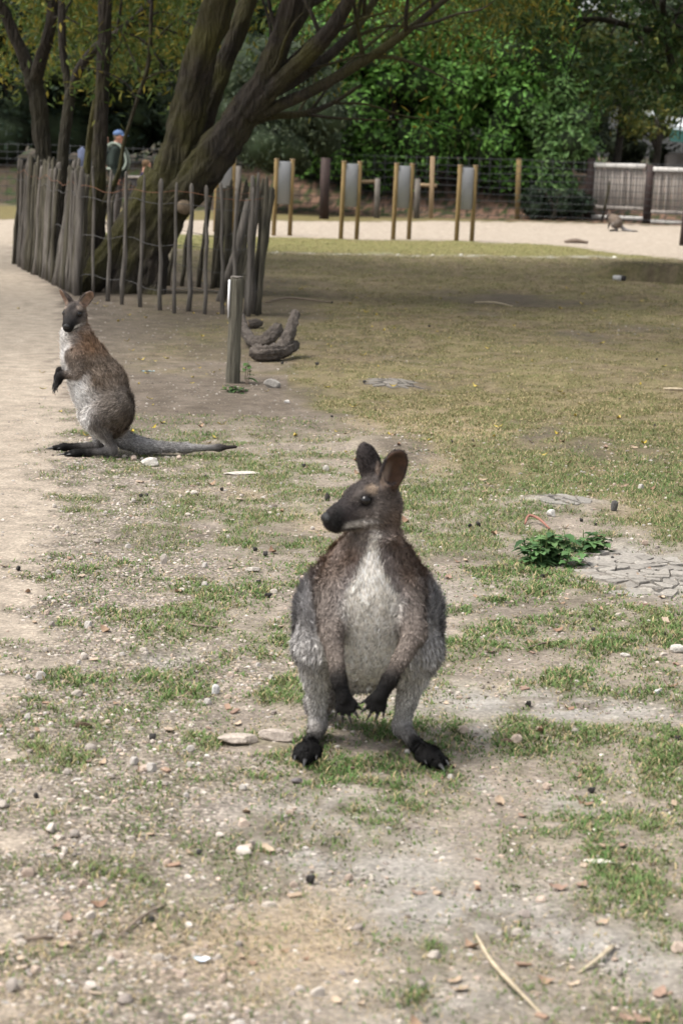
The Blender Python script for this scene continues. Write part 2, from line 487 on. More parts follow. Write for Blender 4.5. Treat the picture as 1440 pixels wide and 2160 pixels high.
def _patches(L):
    out = []
    for u, v, ru, rv, k in L:
        c = gp0(u, v); d = c[1]
        out.append((c[0], c[1], ru * d / FPX, 0.5 * abs(gp0(u, v - rv)[1] - gp0(u, v + rv)[1]), k))
    return out
P_GREEN = _patches([(1330, 1720, 200, 90, 1), (1120, 1590, 150, 40, 1), (1290, 1600, 170, 50, .9), (1400, 1830, 90, 120, .9), (620, 1610, 130, 40, .9), (760, 1640, 150, 40, .8),
    (330, 1480, 90, 60, .8), (150, 1560, 150, 60, .7), (60, 1435, 60, 25, .8), (1010, 1335, 70, 28, 1.1), (1080, 1345, 80, 30, .7), (830, 1740, 160, 40, .6), (1000, 1850, 60, 20, .8),
    (930, 2010, 60, 25, .8), (820, 2080, 60, 30, .9), (1130, 1960, 80, 20, .5), (250, 1310, 60, 16, .8), (510, 1215, 80, 18, .7), (90, 1320, 60, 16, .8), (540, 1195, 60, 20, .7),
    (255, 1110, 70, 22, .8), (130, 1080, 60, 18, .7), (170, 1040, 50, 18, .7), (350, 920, 130, 30, .9), (180, 910, 60, 22, .9), (430, 960, 120, 25, .9), (500, 1000, 130, 40, .7), (1100, 1085, 60, 20, .6),
    (600, 1070, 110, 35, .8), (560, 1130, 90, 25, .6), (950, 1120, 110, 40, 1), (1080, 1220, 120, 30, 1), (1350, 1260, 80, 25, .7), (1230, 1420, 120, 30, .8), (1370, 1410, 80, 25, .7), (1100, 1540, 120, 30, .8),
    (900, 1490, 90, 25, .5), (640, 1420, 60, 30, .5), (480, 1310, 100, 30, .5), (200, 1700, 60, 25, .6), (540, 1680, 70, 22, .7), (330, 1800, 70, 25, .5), (470, 1790, 60, 20, .5), (120, 1930, 80, 25, .5), (330, 2110, 60, 25, .6), (700, 1710, 90, 25, .6)])
P_DRY = _patches([(560, 1990, 170, 110, 1), (450, 1930, 160, 80, .8), (650, 1960, 120, 60, .8), (120, 2080, 170, 70, .6), (620, 2100, 160, 60, .8), (250, 1900, 150, 60, .5), (1300, 1060, 120, 30, .7), (450, 1030, 60, 18, .8), (700, 1090, 80, 22, .7), (1040, 1440, 60, 10, .6), (900, 900, 160, 40, .6), (930, 960, 120, 30, .6)])
P_BARE = _patches([(630, 1800, 80, 28, 1), (1000, 1920, 330, 70, .9), (1300, 1980, 220, 60, .9), (850, 1830, 250, 60, .8), (1220, 1490, 260, 40, 1), (1000, 1480, 160, 45, 1), (1220, 1690, 70, 28, .9), (640, 1730, 200, 45, .6), (960, 1660, 40, 14, .5), (1330, 1210, 130, 55, 1.2), (1000, 1560, 60, 25, .7), (1180, 1065, 100, 14, .9), (900, 1250, 120, 30, .3), (860, 2120, 250, 60, .6), (360, 1390, 60, 18, .7), (900, 1790, 160, 40, .6), (1420, 2000, 80, 60, .7), (710, 1700, 60, 20, .6)])
P_SOIL_SHADE = _patches([(820, 815, 60, 15, .7), (800, 945, 85, 26, .85), (1380, 577, 120, 7, 1.2), (720, 1130, 160, 30, .5), (380, 1120, 90, 20, .6), (1040, 1270, 120, 20, .6), (1180, 1290, 120, 18, .6), (1000, 1170, 130, 25, .6), (640, 880, 160, 30, .8), (560, 830, 120, 30, .8), (500, 750, 130, 60, .7), (300, 690, 160, 50, .8), (420, 660, 160, 30, .9), (600, 650, 90, 30, .8), (1080, 630, 130, 14, .9), (1200, 640, 100, 10, .7), (1230, 710, 70, 10, .7), (1340, 690, 60, 8, .6), (1130, 905, 50, 16, .9), (1180, 940, 60, 14, .6), (980, 660, 60, 8, .5), (1310, 960, 50, 14, .6), (300, 1140, 160, 20, .4), (1130, 1040, 160, 16, .5), (1400, 1300, 90, 18, .4), (860, 760, 90, 8, .4), (960, 1390, 120, 20, .4)])  # the far bank's patch paints its shaded face dark; the rest is soil
P_GRAV = _patches([(330, 1020, 160, 40, .8), (230, 1090, 120, 50, .8), (330, 1200, 220, 60, .7), (200, 1350, 230, 80, .7), (120, 1660, 180, 80, 1), (300, 1680, 220, 70, .8), (250, 1820, 250, 80, .7), (420, 1630, 160, 60, .7), (80, 1480, 100, 40, .7), (450, 1420, 160, 60, .6), (600, 1860, 150, 40, .5), (700, 1250, 120, 40, .3)])
_soilw = gp0(330, 690)

def psum(P, x, y, wx, wy):
    r = np.zeros_like(x)
    for cx, cy, rx, ry, k in P:
        d2 = ((x + wx - cx) / rx) ** 2 + ((y + wy - cy) / ry) ** 2
        r = np.maximum(r, k * np.exp(-0.9 * d2 ** 1.3))
    return r

def zones(x, y):
    x = np.asarray(x, float); y = np.asarray(y, float)
    s = 0.10 + 0.012 * y
    wx = (fbm(x * 3, y * 2.2, 31, 3) - 0.5) * 5 * s * 0.5
    wy = (fbm(x * 3, y * 2.2, 41, 3) - 0.5) * 9 * s * 0.5
    nA = fbm(x * 2.3, y * 1.7, 51, 4); nB = fbm(x * 7.5, y * 6.0, 61, 4); nC = fbm(x * 22, y * 19, 71, 3)
    # path
    xb = np.interp(y, _pe[:, 1], _pe[:, 0])
    e = x - xb + (nB - 0.5) * 0.5 + (nC - .5) * .25
    left = smooth(0.16, -0.12, e) * (y < 36)
    yl = np.interp(x, _pl[:, 0], _pl[:, 1]); yu = np.interp(x, _pu[:, 0], _pu[:, 1])
    wob = (nB - 0.5) * 1.3
    band = smooth(-0.4, 0.4, y - yl + wob) * smooth(0.4, -0.4, y - yu + wob)
    leftfar = smooth(0.3, -0.3, x - np.interp(y, _pe[:, 1], _pe[:, 0]) + wob * .3) * (y >= 20) * smooth(0.4, -0.4, y - yu)
    path = np.clip(np.maximum(np.maximum(left, band), leftfar), 0, 1)
    conc = band * smooth(9.0, 9.8, x + 0.03 * (y - 30) + wob) * 0 + band * smooth(5.0, 6.3, x + wob * .3) * smooth(36.5, 33.5, y + wob)
    yc = np.interp(x, _ch[:, 0], _ch[:, 1])
    chalk = 0.8 * np.exp(-((y - yc + (nB - .5) * 1.2) / 0.22) ** 2) * smooth(-1.4, -0.6, x) * smooth(4.3, 3.6, x) * smooth(0.36, 0.6, .5 * nA + .5 * nB)
    # lawn to the right and beyond
    ylw = np.interp(x, _lw[:, 0], _lw[:, 1], left=_lw[0, 1] + 1.2, right=_lw[-1, 1])
    lawn = smooth(-0.35, 0.6, y - ylw + (nA - 0.5) * 1.6 + (nB - .5) * .5) * smooth(-1.4, -0.2, x - np.interp(y, [9, 12, 16, 20, 26], [-.7, -.6, -.7, -1.1, -1.5]))
    lawn = lawn * (1 - path)
    strip = smooth(-0.3, 0.3, y - yc) * smooth(0.3, -0.3, y - yl) * (y > 25)
    green = psum(P_GREEN, x, y, wx, wy); dry = psum(P_DRY, x, y, wx, wy); bare = psum(P_BARE, x, y, wx * .6, wy * .6)
    soil = psum(P_SOIL_SHADE, x, y, wx, wy); grav = psum(P_GRAV, x, y, wx, wy)
    near = smooth(12.5, 10.5, y)
    grav = np.maximum(grav, near * 0.95 * np.exp(-((e - 0.15) / 0.30) ** 2)) * (1 - 0.8 * path)
    rnd = smooth(0.29, 0.58, 0.5 * nA + 0.5 * nB) * 0.85
    G = np.maximum(green * (0.55 + 0.8 * nB), np.maximum(rnd * near * (1 - .6 * bare) * (1 - .75 * dry) * (1 - .6 * np.clip(grav, 0, 1)) * (.35 + .65 * smooth(3.8, 5.6, y)), lawn * (0.55 + 0.5 * nB) * (1 - .75 * soil)))
    G = G * (1 - path * 0.97) * (1 - 0.85 * np.clip(bare - green * .6, 0, 1)) * (1 - .6 * np.clip(soil - green, 0, 1))
    G = np.maximum(G, strip * 0.9 * (1 - path))
    dirt = smooth(10.2, 12.5, y) * smooth(-0.05, 0.35, e) * (1 - lawn) * smooth(26, 22, y) * (.62 + .8 * nB)
    soil = np.maximum(soil, dirt * .95)
    G = G * (1 - .55 * np.clip(dirt, 0, 1))
    tree = np.exp(-(((x + 2.6) / 2.3) ** 2 + ((y - 22.5) / 3.2) ** 2) ** 1.5) * (1 - path)
    G = G * (1 - tree)
    soil = np.maximum(soil, tree)
    farleft = smooth(-4, -6, x) * smooth(44, 46, y)
    return dict(path=path, conc=conc, chalk=chalk, lawn=lawn, strip=strip, green=green, dry=dry, bare=bare, soil=soil, grav=grav, G=np.clip(G, 0, 1.2), nA=nA, nB=nB, nC=nC, near=near, tree=tree, yu=yu)

def ground_col(x, y, Z):
    c = np.zeros(x.shape + (3,))
    base = np.array([0.272, 0.230, 0.190])
    c[:] = base
    def mix(wt, col):
        nonlocal c
        wt = np.clip(wt, 0, 1)[..., None]
        c = c * (1 - wt) + np.array(col) * wt
    mix(smooth(0.35, 0.65, Z['nB']) * 0.6, (0.225, 0.188, 0.150))
    mix(Z['lawn'] * 0.92, (0.158, 0.128, 0.074))
    mix(Z['lawn'] * 0.5 * smooth(.5, .35, Z['nA']), (0.20, 0.155, 0.095))
    mix(Z['lawn'] * 0.8 * smooth(.42, .60, Z['nB']), (0.100, 0.096, 0.042))
    mix(Z['lawn'] * 0.75 * smooth(.5, .7, Z['nC']), (0.10, 0.076, 0.050))
    mix(Z['lawn'] * 0.45 * smooth(.56, .72, Z['nA']), (0.21, 0.165, 0.10))
    mix(Z['grav'] * 0.95, (0.310, 0.262, 0.220))
    mix(Z['dry'] * .85, (0.375, 0.295, 0.205))
    mix(Z['bare'], (0.325, 0.304, 0.274))
    mix(Z['near'] * (1 - Z['path']) * .75 * smooth(.52, .68, .6 * Z['nB'] + .4 * Z['nC']), (0.165, 0.136, 0.110))
    mix(Z['soil'] * 0.95 * (1 - Z['path']), (0.108, 0.088, 0.069))
    mix(np.clip(Z['G'], 0, 1) * 0.62 * smooth(13, 10, y) * smooth(.25, .6, Z['nC']) * (1 - .6 * np.clip(Z['soil'], 0, 1)), (0.135, 0.135, 0.060))
    mix(Z['G'] * 0.3 * smooth(10, 13, y) * smooth(.4, .7, Z['nA']), (0.15, 0.14, 0.05))
    mix(Z['strip'] * 0.9, (0.175, 0.165, 0.062))
    mix(Z['path'], (0.355, 0.302, 0.243))
    mix(Z['path'] * smooth(0.4, 0.7, Z['nB']) * .5, (0.31, 0.260, 0.207))
    mix(Z['conc'], (0.34, 0.32, 0.30))
    mix(Z['chalk'] * 0.7, (0.50, 0.48, 0.44))
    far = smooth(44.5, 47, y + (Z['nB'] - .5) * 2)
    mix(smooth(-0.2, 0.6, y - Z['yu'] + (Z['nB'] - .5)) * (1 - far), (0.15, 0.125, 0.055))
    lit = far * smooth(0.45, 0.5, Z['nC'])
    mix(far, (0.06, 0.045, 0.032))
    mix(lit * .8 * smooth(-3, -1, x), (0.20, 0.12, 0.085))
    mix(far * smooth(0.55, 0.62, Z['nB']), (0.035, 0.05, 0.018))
    alpha = np.clip(Z['grav'] * 1.0 + 0.35 * Z['near'] * (1 - Z['path']) + .25 * Z['path'], 0, 1) * smooth(26, 14, y)
    return c, alpha

def build_ground():
    ys = [1.2]
    while ys[-1] < 62:
        ys.append(ys[-1] * 1.0058 + 0.004)
    ys += [75, 95, 130, 190, 300, 500]
    ys = np.array([-40, -15, -5, -1, 0.4] + ys)
    nx = 380
    s = np.linspace(-1, 1, nx)
    s = np.concatenate([[-60, -25, -10, -5, -3, -2, -1.5, -1.2], s, [1.2, 1.5, 2, 3, 5, 10, 25, 60]])
    hw = 1.1 + 0.235 * np.maximum(ys, 0)
    Xg = s[None] * hw[:, None]; Yg = np.repeat(ys[:, None], len(s), 1)
    Zg = terr(Xg, Yg)
    Z = zones(Xg, Yg)
    c, a = ground_col(Xg, Yg, Z)
    # small relief: clods and grit
    near = smooth(16, 9, Yg)
    Zg = Zg + near * (0.012 * (fbm(Xg * 11, Yg * 9, 81, 4) - 0.5) * (1 + 1.2 * np.clip(Z['bare'] + Z['soil'], 0, 1)) * (1 - .8 * Z['path']))
    V = np.stack([Xg, Yg, Zg], -1).reshape(-1, 3)
    C4 = np.concatenate([c, a[..., None]], -1).reshape(-1, 4)
    n, mcol = Xg.shape
    i = np.arange(n - 1)[:, None] * mcol + np.arange(mcol - 1)[None]
    F = np.stack([i, i + 1, i + mcol + 1, i + mcol], -1).reshape(-1, 4)
    pm = Z['path'].reshape(-1)
    ispath = pm[F].mean(1) > 0.5
    for nm, sel in (('ground', ~ispath), ('path', ispath)):
        f = F[sel]
        used = np.unique(f)
        re = np.full(len(V), -1); re[used] = np.arange(len(used))
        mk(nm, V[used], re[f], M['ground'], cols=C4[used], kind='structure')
build_ground()
def gz(x, y):                       # ground height including the small relief
    x = np.asarray(x, float); y = np.asarray(y, float)
    return terr(x, y) + smooth(16, 9, y) * 0.004 * (fbm(x * 11, y * 9, 81, 4) - 0.5)

# ------------------------------------------------------------------ grass
def scatter(n, y0, y1, power, seed, margin=0.25):
    r = np.random.default_rng(seed)
    t = r.random(n)
    y = (y0 ** power + t * (y1 ** power - y0 ** power)) ** (1 / power) if power else y0 * (y1 / y0) ** t
    x = (r.random(n) * 2 - 1) * (0.1 + margin + 0.172 * y)
    if margin > 0.1:                 # a thinner fringe goes on beyond the part in view
        k = r.random(n) < 0.20
        x = np.where(k, np.sign(x) * (0.1 + margin + 0.172 * y + 1.3 * r.random(n) ** 1.4), x)
    return x, y, r

def build_grass(name, label, n, y0, y1, power, seed, h0, wfac, dry=False):
    x, y, r = scatter(n, y0, y1, power, seed)
    # clumping
    x = x + 0.012 * r.standard_normal(n); y = y + 0.012 * r.standard_normal(n)
    Z = zones(x, y)
    p = Z['G'] if not dry else np.clip(0.9 * Z['dry'] + 0.28 * Z['near'] * (1 - Z['path']) * (1 - .5 * Z['bare']) + 0.35 * Z['lawn'], 0, 1)
    if not dry:
        p = np.where(y < 12, np.maximum(smooth(0.05, 0.95, p * (0.40 + 1.15 * Z['nC'])), .30 * (1 - Z['path']) * (.3 + Z['nB']) * (1 - .6 * np.clip(Z['bare'], 0, 1))), smooth(.1, .9, p * (.1 + 1.0 * Z['nB'] + .8 * Z['nC'])))
    keep = r.random(n) < p
    for (cx, cy, rx, ry) in NOGRASS:
        keep &= (((x - cx) / rx) ** 2 + ((y - cy) / ry) ** 2) > 1
    x, y = x[keep], y[keep]
    for k in Z: Z[k] = Z[k][keep]
    p = p[keep]
    m = len(x)
    z = gz(x, y) - 0.004
    hh = h0 * (0.45 + 0.9 * r.random(m)) * (0.6 + 0.5 * p)
    hh = hh * (.55 + .9 * Z['nB'])
    if not dry: hh = hh * (1 - 0.35 * Z['lawn'] * smooth(10, 14, y))
    wd = wfac * (0.0010 + 0.00022 * y) * (0.7 + 0.6 * r.random(m))
    az = r.random(m) * 2 * math.pi
    lean = (0.35 + 0.9 * r.random(m)) if not dry else (1.6 + 2.5 * r.random(m))
    d = np.stack([np.cos(az) * lean, np.sin(az) * lean, np.ones(m)], 1); d = norm(d)
    sd = norm(np.stack([-np.sin(az + 0.6 * (r.random(m) - .5)), np.cos(az), 0.0 * az], 1))
    root = np.stack([x, y, z], 1)
    mid = root + d * (hh * 0.6)[:, None]
    d2 = norm(d + np.stack([np.cos(az), np.sin(az), -0.5 + 0 * az], 1) * 0.55)
    tip = mid + d2 * (hh * 0.5)[:, None]
    if dry:
        tip[:, 2] = np.maximum(tip[:, 2], z + 0.004); mid[:, 2] = np.maximum(mid[:, 2], z + 0.006)
    V = np.stack([root - sd * wd[:, None], root + sd * wd[:, None], mid + sd * wd[:, None] * .75, mid - sd * wd[:, None] * .75, tip], 1).reshape(-1, 3)
    k = np.arange(m)[:, None] * 5
    if y1 > 20:                      # far lawn: one triangle a blade
        V = np.stack([root - sd * wd[:, None], root + sd * wd[:, None], tip], 1).reshape(-1, 3)
    g1 = np.array([0.078, 0.145, 0.042]); g2 = np.array([0.140, 0.175, 0.066]); st = np.array([0.33, 0.265, 0.15])
    ol = np.array([0.145, 0.128, 0.056])
    t = np.clip(r.random(m) * 0.9 + (Z['nA'] - .5) * 1.2, 0, 1)[:, None]
    c = g1 * (1 - t) + g2 * t
    lf = np.clip(Z['lawn'] * smooth(9.0, 14.5, y) * (1 - .5 * smooth(.5, .75, Z['nA'])), 0, 1)[:, None]
    c = c * (1 - 0.85 * lf) + ol * 0.85 * lf
    ds = (r.random(m) < (0.22 + 0.25 * lf[:, 0] + .3 * Z['dry']))[:, None]
    c = np.where(ds, st * (0.7 + 0.5 * r.random((m, 1))), c)
    if dry:
        c = np.array([0.43, 0.345, 0.225]) * (0.6 + 0.6 * r.random((m, 1)))
    c = c * (0.9 + 0.55 * r.random((m, 1)))
    if y1 > 20:
        C5 = np.repeat(c, 3, 0).reshape(m, 3, 3); C5[:, :2] *= 0.8; C5[:, 2] *= 1.1
        F = [np.arange(m)[:, None] * 3 + np.array([[0, 1, 2]])]
    else:
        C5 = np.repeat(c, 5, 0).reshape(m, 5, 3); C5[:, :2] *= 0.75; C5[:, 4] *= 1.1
        nr = np.where(y < 7.8)[0]; fr = np.where(y >= 7.8)[0]
        F = [np.concatenate([k[nr] + np.array([[3, 2, 4]]), k[fr] + np.array([[0, 1, 4]])]), k[nr] + np.array([[0, 1, 2, 3]])]
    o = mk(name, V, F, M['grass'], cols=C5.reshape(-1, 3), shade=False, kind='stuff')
    return tag(o, label, 'grass')

_cm = gp0(1340, 1208)
NOGRASS = []
def nog(u, v, ru, rv):
    c = gp0(u, v); d = c[1]
    NOGRASS.append((c[0], c[1], ru * d / FPX, 0.5 * abs(gp0(u, v - rv)[1] - gp0(u, v + rv)[1])))
nog(1345, 1208, 118, 44); nog(825, 815, 52, 12); nog(800, 945, 66, 20); nog(545, 1566, 78, 16)
build_grass('short_grass', 'short green grass growing in patches over the gravelly ground', 720000, 3.4, 13.5, 0.6, 101, 0.021, 0.95)
build_grass('lawn_grass', 'thin olive lawn grass spreading under the trees', 430000, 11.5, 36, 0.2, 102, 0.023, 0.95)
build_grass('dry_grass', 'straw coloured dry grass lying flat on the soil', 110000, 3.3, 16, 0.3, 103, 0.034, 0.45, dry=True)


# ------------------------------------------------------------------ trees
def limb(mb, pts, sides=10, n=5, rough=0.12, seed=0):
    """pts: (u, v, Y, radius px at that distance)"""
    P = np.array([at(u, v, Y) for u, v, Y, _ in pts]); R = np.array([r * Y / FPX for _, _, Y, r in pts])
    C = catmull(np.concatenate([P, R[:, None]], 1), n)
    big = R.max() > .09
    V, F = tube(C[:, :3], np.maximum(C[:, 3], 0.004), sides * (3 if big else 1), rough, seed, ridge=.30 if big else .0, rf=4.5)
    mb.add(V, F)
    return C

def twigs(mb, C, n, length, r0, seed, up=0.3, droop=0.25, sides=5, start=0.35):
    """thin side branches off a limb C (points + radius); returns tips"""
    r = np.random.default_rng(seed)
    tips = []
    for _ in range(n):
        i = int(len(C) * (start + (1 - start) * r.random())) - 1
        p = C[i, :3]; T = norm(C[min(i + 1, len(C) - 1), :3] - C[max(i - 1, 0), :3])
        d = norm(T * .6 + norm(r.standard_normal(3)) * .8 + np.array([0, 0, up]))
        L = length * (.5 + .8 * r.random())
        Q = [p]
        for k in range(4):
            Q.append(Q[-1] + d * L / 4)
            d = norm(d + (r.random(3) - .5) * .5 + np.array([0, 0, -droop]))
        Q = catmull(np.array(Q), 3)
        rr = min(r0, C[i, 3] * .6)
        V, F = tube(Q, np.linspace(rr, rr * .25, len(Q)), sides, .1, seed)
        mb.add(V, F)
        tips += [q for q in Q[4:]]
    return tips

def leaves(P, N, L, W, cols, seed, droop=0.0, flat=0.6):
    """leaf blades (two bent quads' worth of triangles each): P (n,3) places, N (n,3) facing"""
    r = np.random.default_rng(seed)
    n = len(P)
    Nn = norm(N * flat + r.standard_normal((n, 3)) * (1 - flat) * .9 + np.array([0, 0, .25]))
    d = r.standard_normal((n, 3)); d[:, 2] -= droop
    d = norm(d - Nn * (d * Nn).sum(1, keepdims=True))
    s = np.cross(Nn, d)
    l = (L * (.6 + .8 * r.random(n)))[:, None]; w_ = (W * (.7 + .6 * r.random(n)))[:, None]
    base = P - d * l * .5; tip = P + d * l * .5 - Nn * l * .12
    a = P - d * l * .05 + s * w_ * .5 - Nn * w_ * .12; b = P - d * l * .05 - s * w_ * .5 - Nn * w_ * .12
    V = np.stack([base, a, tip, b], 1).reshape(-1, 3)
    k = np.arange(n)[:, None] * 4
    F = np.concatenate([k + np.array([[0, 1, 2]]), k + np.array([[0, 2, 3]])])
    c = np.array(cols)[r.integers(0, len(cols), n)] * (.7 + .6 * r.random((n, 1)))
    return V, F, np.repeat(c, 4, 0)

def lumpy_crown(center, radii, nl, lump, n, L, W, cols, seed, droop=0.0, ground=None, shell=0.35, hole=0.0):
    """foliage in clumps over an uneven crown: returns V, F, C of leaves plus clump centres and sizes"""
    r = np.random.default_rng(seed)
    center = np.array(center, float); radii = np.array(radii, float)
    d = norm(r.standard_normal((nl, 3)))
    q = d * (0.55 + .45 * r.random((nl, 1)) ** .5) * radii
    lc = center + q
    lr = lump * (.55 + .8 * r.random(nl))
    if ground is not None:
        lc[:, 2] = np.maximum(lc[:, 2], ground + lr * .4)
    prob = lr ** 2; prob = prob / prob.sum()
    which = r.choice(nl, n, p=prob)
    dd = norm(r.standard_normal((n, 3)) + np.array([0, 0, .35]))
    rad = lr[which] * (1 - shell * r.random(n) ** 1.5) * (1 + .12 * r.standard_normal(n))
    P = lc[which] + dd * rad[:, None] * np.array([1, 1, .8])
    tone = (.75 + .5 * r.random(nl))[which]
    if ground is not None:
        k = P[:, 2] > ground; P, dd, tone = P[k], dd[k], tone[k]
    V, F, C = leaves(P, dd, L, W, cols, seed + 1, droop)
    C = C * np.repeat(tone, 4)[:, None]
    return V, F, C, lc, lr

def core_mass(mb, lc, lr, k=0.72):  # solid lumps added inside the crowns to keep sky light from coming through
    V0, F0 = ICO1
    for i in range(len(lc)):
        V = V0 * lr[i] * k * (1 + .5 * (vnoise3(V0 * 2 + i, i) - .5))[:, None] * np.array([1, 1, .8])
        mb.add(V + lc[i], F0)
M['core'] = mat_plain('dark_core_fill', (0.020, 0.034, 0.012), 0.95, 0.4, 3)  # dark colour of the added light-blocking lumps

def tree_root(name, label, loc, group=None, cat='tree'):
    return tag(empty(name, loc), label, cat, group)

WIL = [(.11, .14, .025), (.15, .15, .025), (.22, .18, .025), (.08, .115, .025), (.07, .11, .028), (.06, .10, .025)]
WILG = [(.06, .095, .025), (.08, .12, .028), (.11, .13, .028), (.05, .085, .025), (.14, .14, .03)]
# --- the big leaning willow
loc = gp(290, 640)
T = tree_root('willow_tree', 'massive leaning mossy willow with splayed limbs inside the paling fence', loc)
mb = MB()
Y0 = 21.2
limb(mb, [(262, 650, Y0, 44), (272, 600, Y0, 48), (298, 530, Y0, 48), (335, 455, Y0, 50), (365, 385, Y0, 46), (380, 310, Y0, 40)], 18, 10, .16, 1)
limb(mb, [(165, 628, Y0 - .1, 20), (205, 580, Y0 - .1, 30), (255, 510, Y0, 34), (310, 430, Y0, 40), (345, 370, Y0, 36)], 14, 7, .18, 2)
limb(mb, [(318, 655, Y0 - .1, 26), (318, 600, Y0 - .05, 36), (325, 520, Y0, 40), (355, 450, Y0, 40)], 14, 6, .18, 3)
limb(mb, [(235, 660, Y0 - .3, 14), (255, 620, Y0 - .2, 28), (280, 570, Y0, 36)], 12, 6, .2, 4)
limb(mb, [(345, 662, Y0 - .3, 12), (328, 632, Y0 - .2, 24), (315, 590, Y0, 30)], 12, 6, .2, 5)
A = limb(mb, [(350, 410, Y0, 44), (378, 320, Y0, 40), (400, 215, Y0 - .1, 37), (428, 110, Y0 - .2, 36), (465, 0, Y0 - .3, 34), (500, -110, Y0 - .4, 29), (540, -260, Y0 - .5, 22), (560, -420, Y0 - .5, 12)], 16, 7, .14, 6)
A2 = limb(mb, [(405, 330, Y0 + .3, 24), (440, 220, Y0 + .4, 25), (482, 110, Y0 + .5, 22), (525, 0, Y0 + .6, 19), (560, -120, Y0 + .8, 15), (580, -300, Y0 + 1, 9)], 12, 6, .12, 7)
Bm = limb(mb, [(345, 450, Y0, 46), (395, 395, Y0 - .1, 46), (445, 335, Y0 - .2, 44), (492, 270, Y0 - .3, 38), (535, 205, Y0 - .4, 31), (572, 140, Y0 - .5, 27), (600, 60, Y0 - .6, 25), (622, -20, Y0 - .7, 23), (640, -140, Y0 - .8, 18), (650, -300, Y0 - .8, 10)], 16, 7, .14, 8)
B2 = limb(mb, [(520, 240, Y0 - .4, 24), (575, 185, Y0 - .5, 21), (640, 125, Y0 - .7, 20), (695, 65, Y0 - .9, 18), (735, 0, Y0 - 1.1, 15), (770, -90, Y0 - 1.3, 11), (800, -200, Y0 - 1.5, 6)], 12, 6, .12, 9)
B3 = limb(mb, [(530, 245, Y0 - .4, 15), (590, 222, Y0 - .4, 13), (660, 190, Y0 - .5, 12), (740, 145, Y0 - .6, 11), (820, 95, Y0 - .8, 9), (890, 40, Y0 - 1, 7), (960, -20, Y0 - 1.2, 5)], 9, 6, .12, 10)
B4 = limb(mb, [(515, 262, Y0 - .3, 12), (570, 245, Y0 - .2, 9), (640, 240, Y0 - .1, 7), (700, 218, Y0, 5), (760, 180, Y0 + .1, 3.5)], 8, 6, .12, 11)
B5 = limb(mb, [(560, 200, Y0 - .5, 15), (620, 170, Y0 - .4, 13), (690, 120, Y0 - .3, 11), (750, 60, Y0 - .2, 9), (800, -20, Y0, 7), (840, -120, Y0 + .2, 5)], 9, 6, .12, 12)
B6 = limb(mb, [(590, 100, Y0 - .55, 14), (640, 30, Y0 - .4, 12), (680, -60, Y0 - .2, 9), (700, -180, Y0, 6)], 9, 6, .12, 13)
tips = []
for k, (C, n) in enumerate(((A, 9), (A2, 8), (Bm, 10), (B2, 10), (B3, 9), (B5, 8), (B6, 6), (B4, 4))):
    tips += twigs(mb, C, n, 1.4, .024, 500 + k, .5, .06, 5, .45)
tr = mb.build('trunk', M['bark_moss'], T, origin=loc)
V, F = tube(np.array([at(383, 432, Y0 - .15), at(391, 438, Y0 - .28)]), np.array([.075, .07]), 12, .1, 4)
st = mk('cut_stub', V, F, M['cut'], T, origin=loc)
r = np.random.default_rng(61)
# canopy: clumps above and sprays hanging from the limbs
P = []
for k in range(210):
    c = np.array([-7.5 + 16.5 * r.random(), 14.5 + 13.5 * r.random(), 4.2 + 3.6 * r.random()])
    P.append(c + r.standard_normal((200, 3)) * np.array([.55, .55, .35]))
P = np.concatenate(P)
V1, F1, C1 = leaves(P, np.tile([0, 0, 1.0], (len(P), 1)), .185, .065, WILG, 62, .8, .5)
tp = np.array(tips); i = r.integers(0, len(tp), 4200)
P = tp[i] + r.standard_normal((4200, 3)) * np.array([.20, .20, .16])
P = P[(P[:, 1] > 21.4) | (P[:, 2] > 3.4)]
V2, F2, C2 = leaves(P, np.tile([0, 0, 1.0], (len(P), 1)), .10, .026, WIL, 63, 1.2, .3)
def sprays(u0, u1, v0, v1, Y1, Y2, n, per, seed, sx=.10, drop=.55):
    r = np.random.default_rng(seed); out = []
    for k in range(n):
        p = at(u0 + (u1 - u0) * r.random(), v0 + (v1 - v0) * r.random() ** 1.3, Y1 + (Y2 - Y1) * r.random())
        t = r.random(per)[:, None]
        out.append(p + np.array([0, 0, .25]) - t * np.array([0, 0, drop]) + (t * (r.random(3) - .5)) * .5 + r.standard_normal((per, 3)) * np.array([sx, sx, .05]))
    return np.concatenate(out)
P = np.concatenate([sprays(700, 1080, -90, 70, 22.0, 26, 95, 34, 64), sprays(330, 720, -80, 70, 22.5, 27, 60, 30, 66), sprays(960, 1200, -120, 70, 20, 25, 60, 34, 67)])
V3, F3, C3 = leaves(P, np.tile([0, 0, 1.0], (len(P), 1)), .10, .026, WIL, 68, 1.4, .3)
mb = MB(); mb.add(V1, F1, C1).add(V2, F2, C2).add(V3, F3, C3)
mb.build('crown', M['leaf'], T, origin=loc, shade=False)

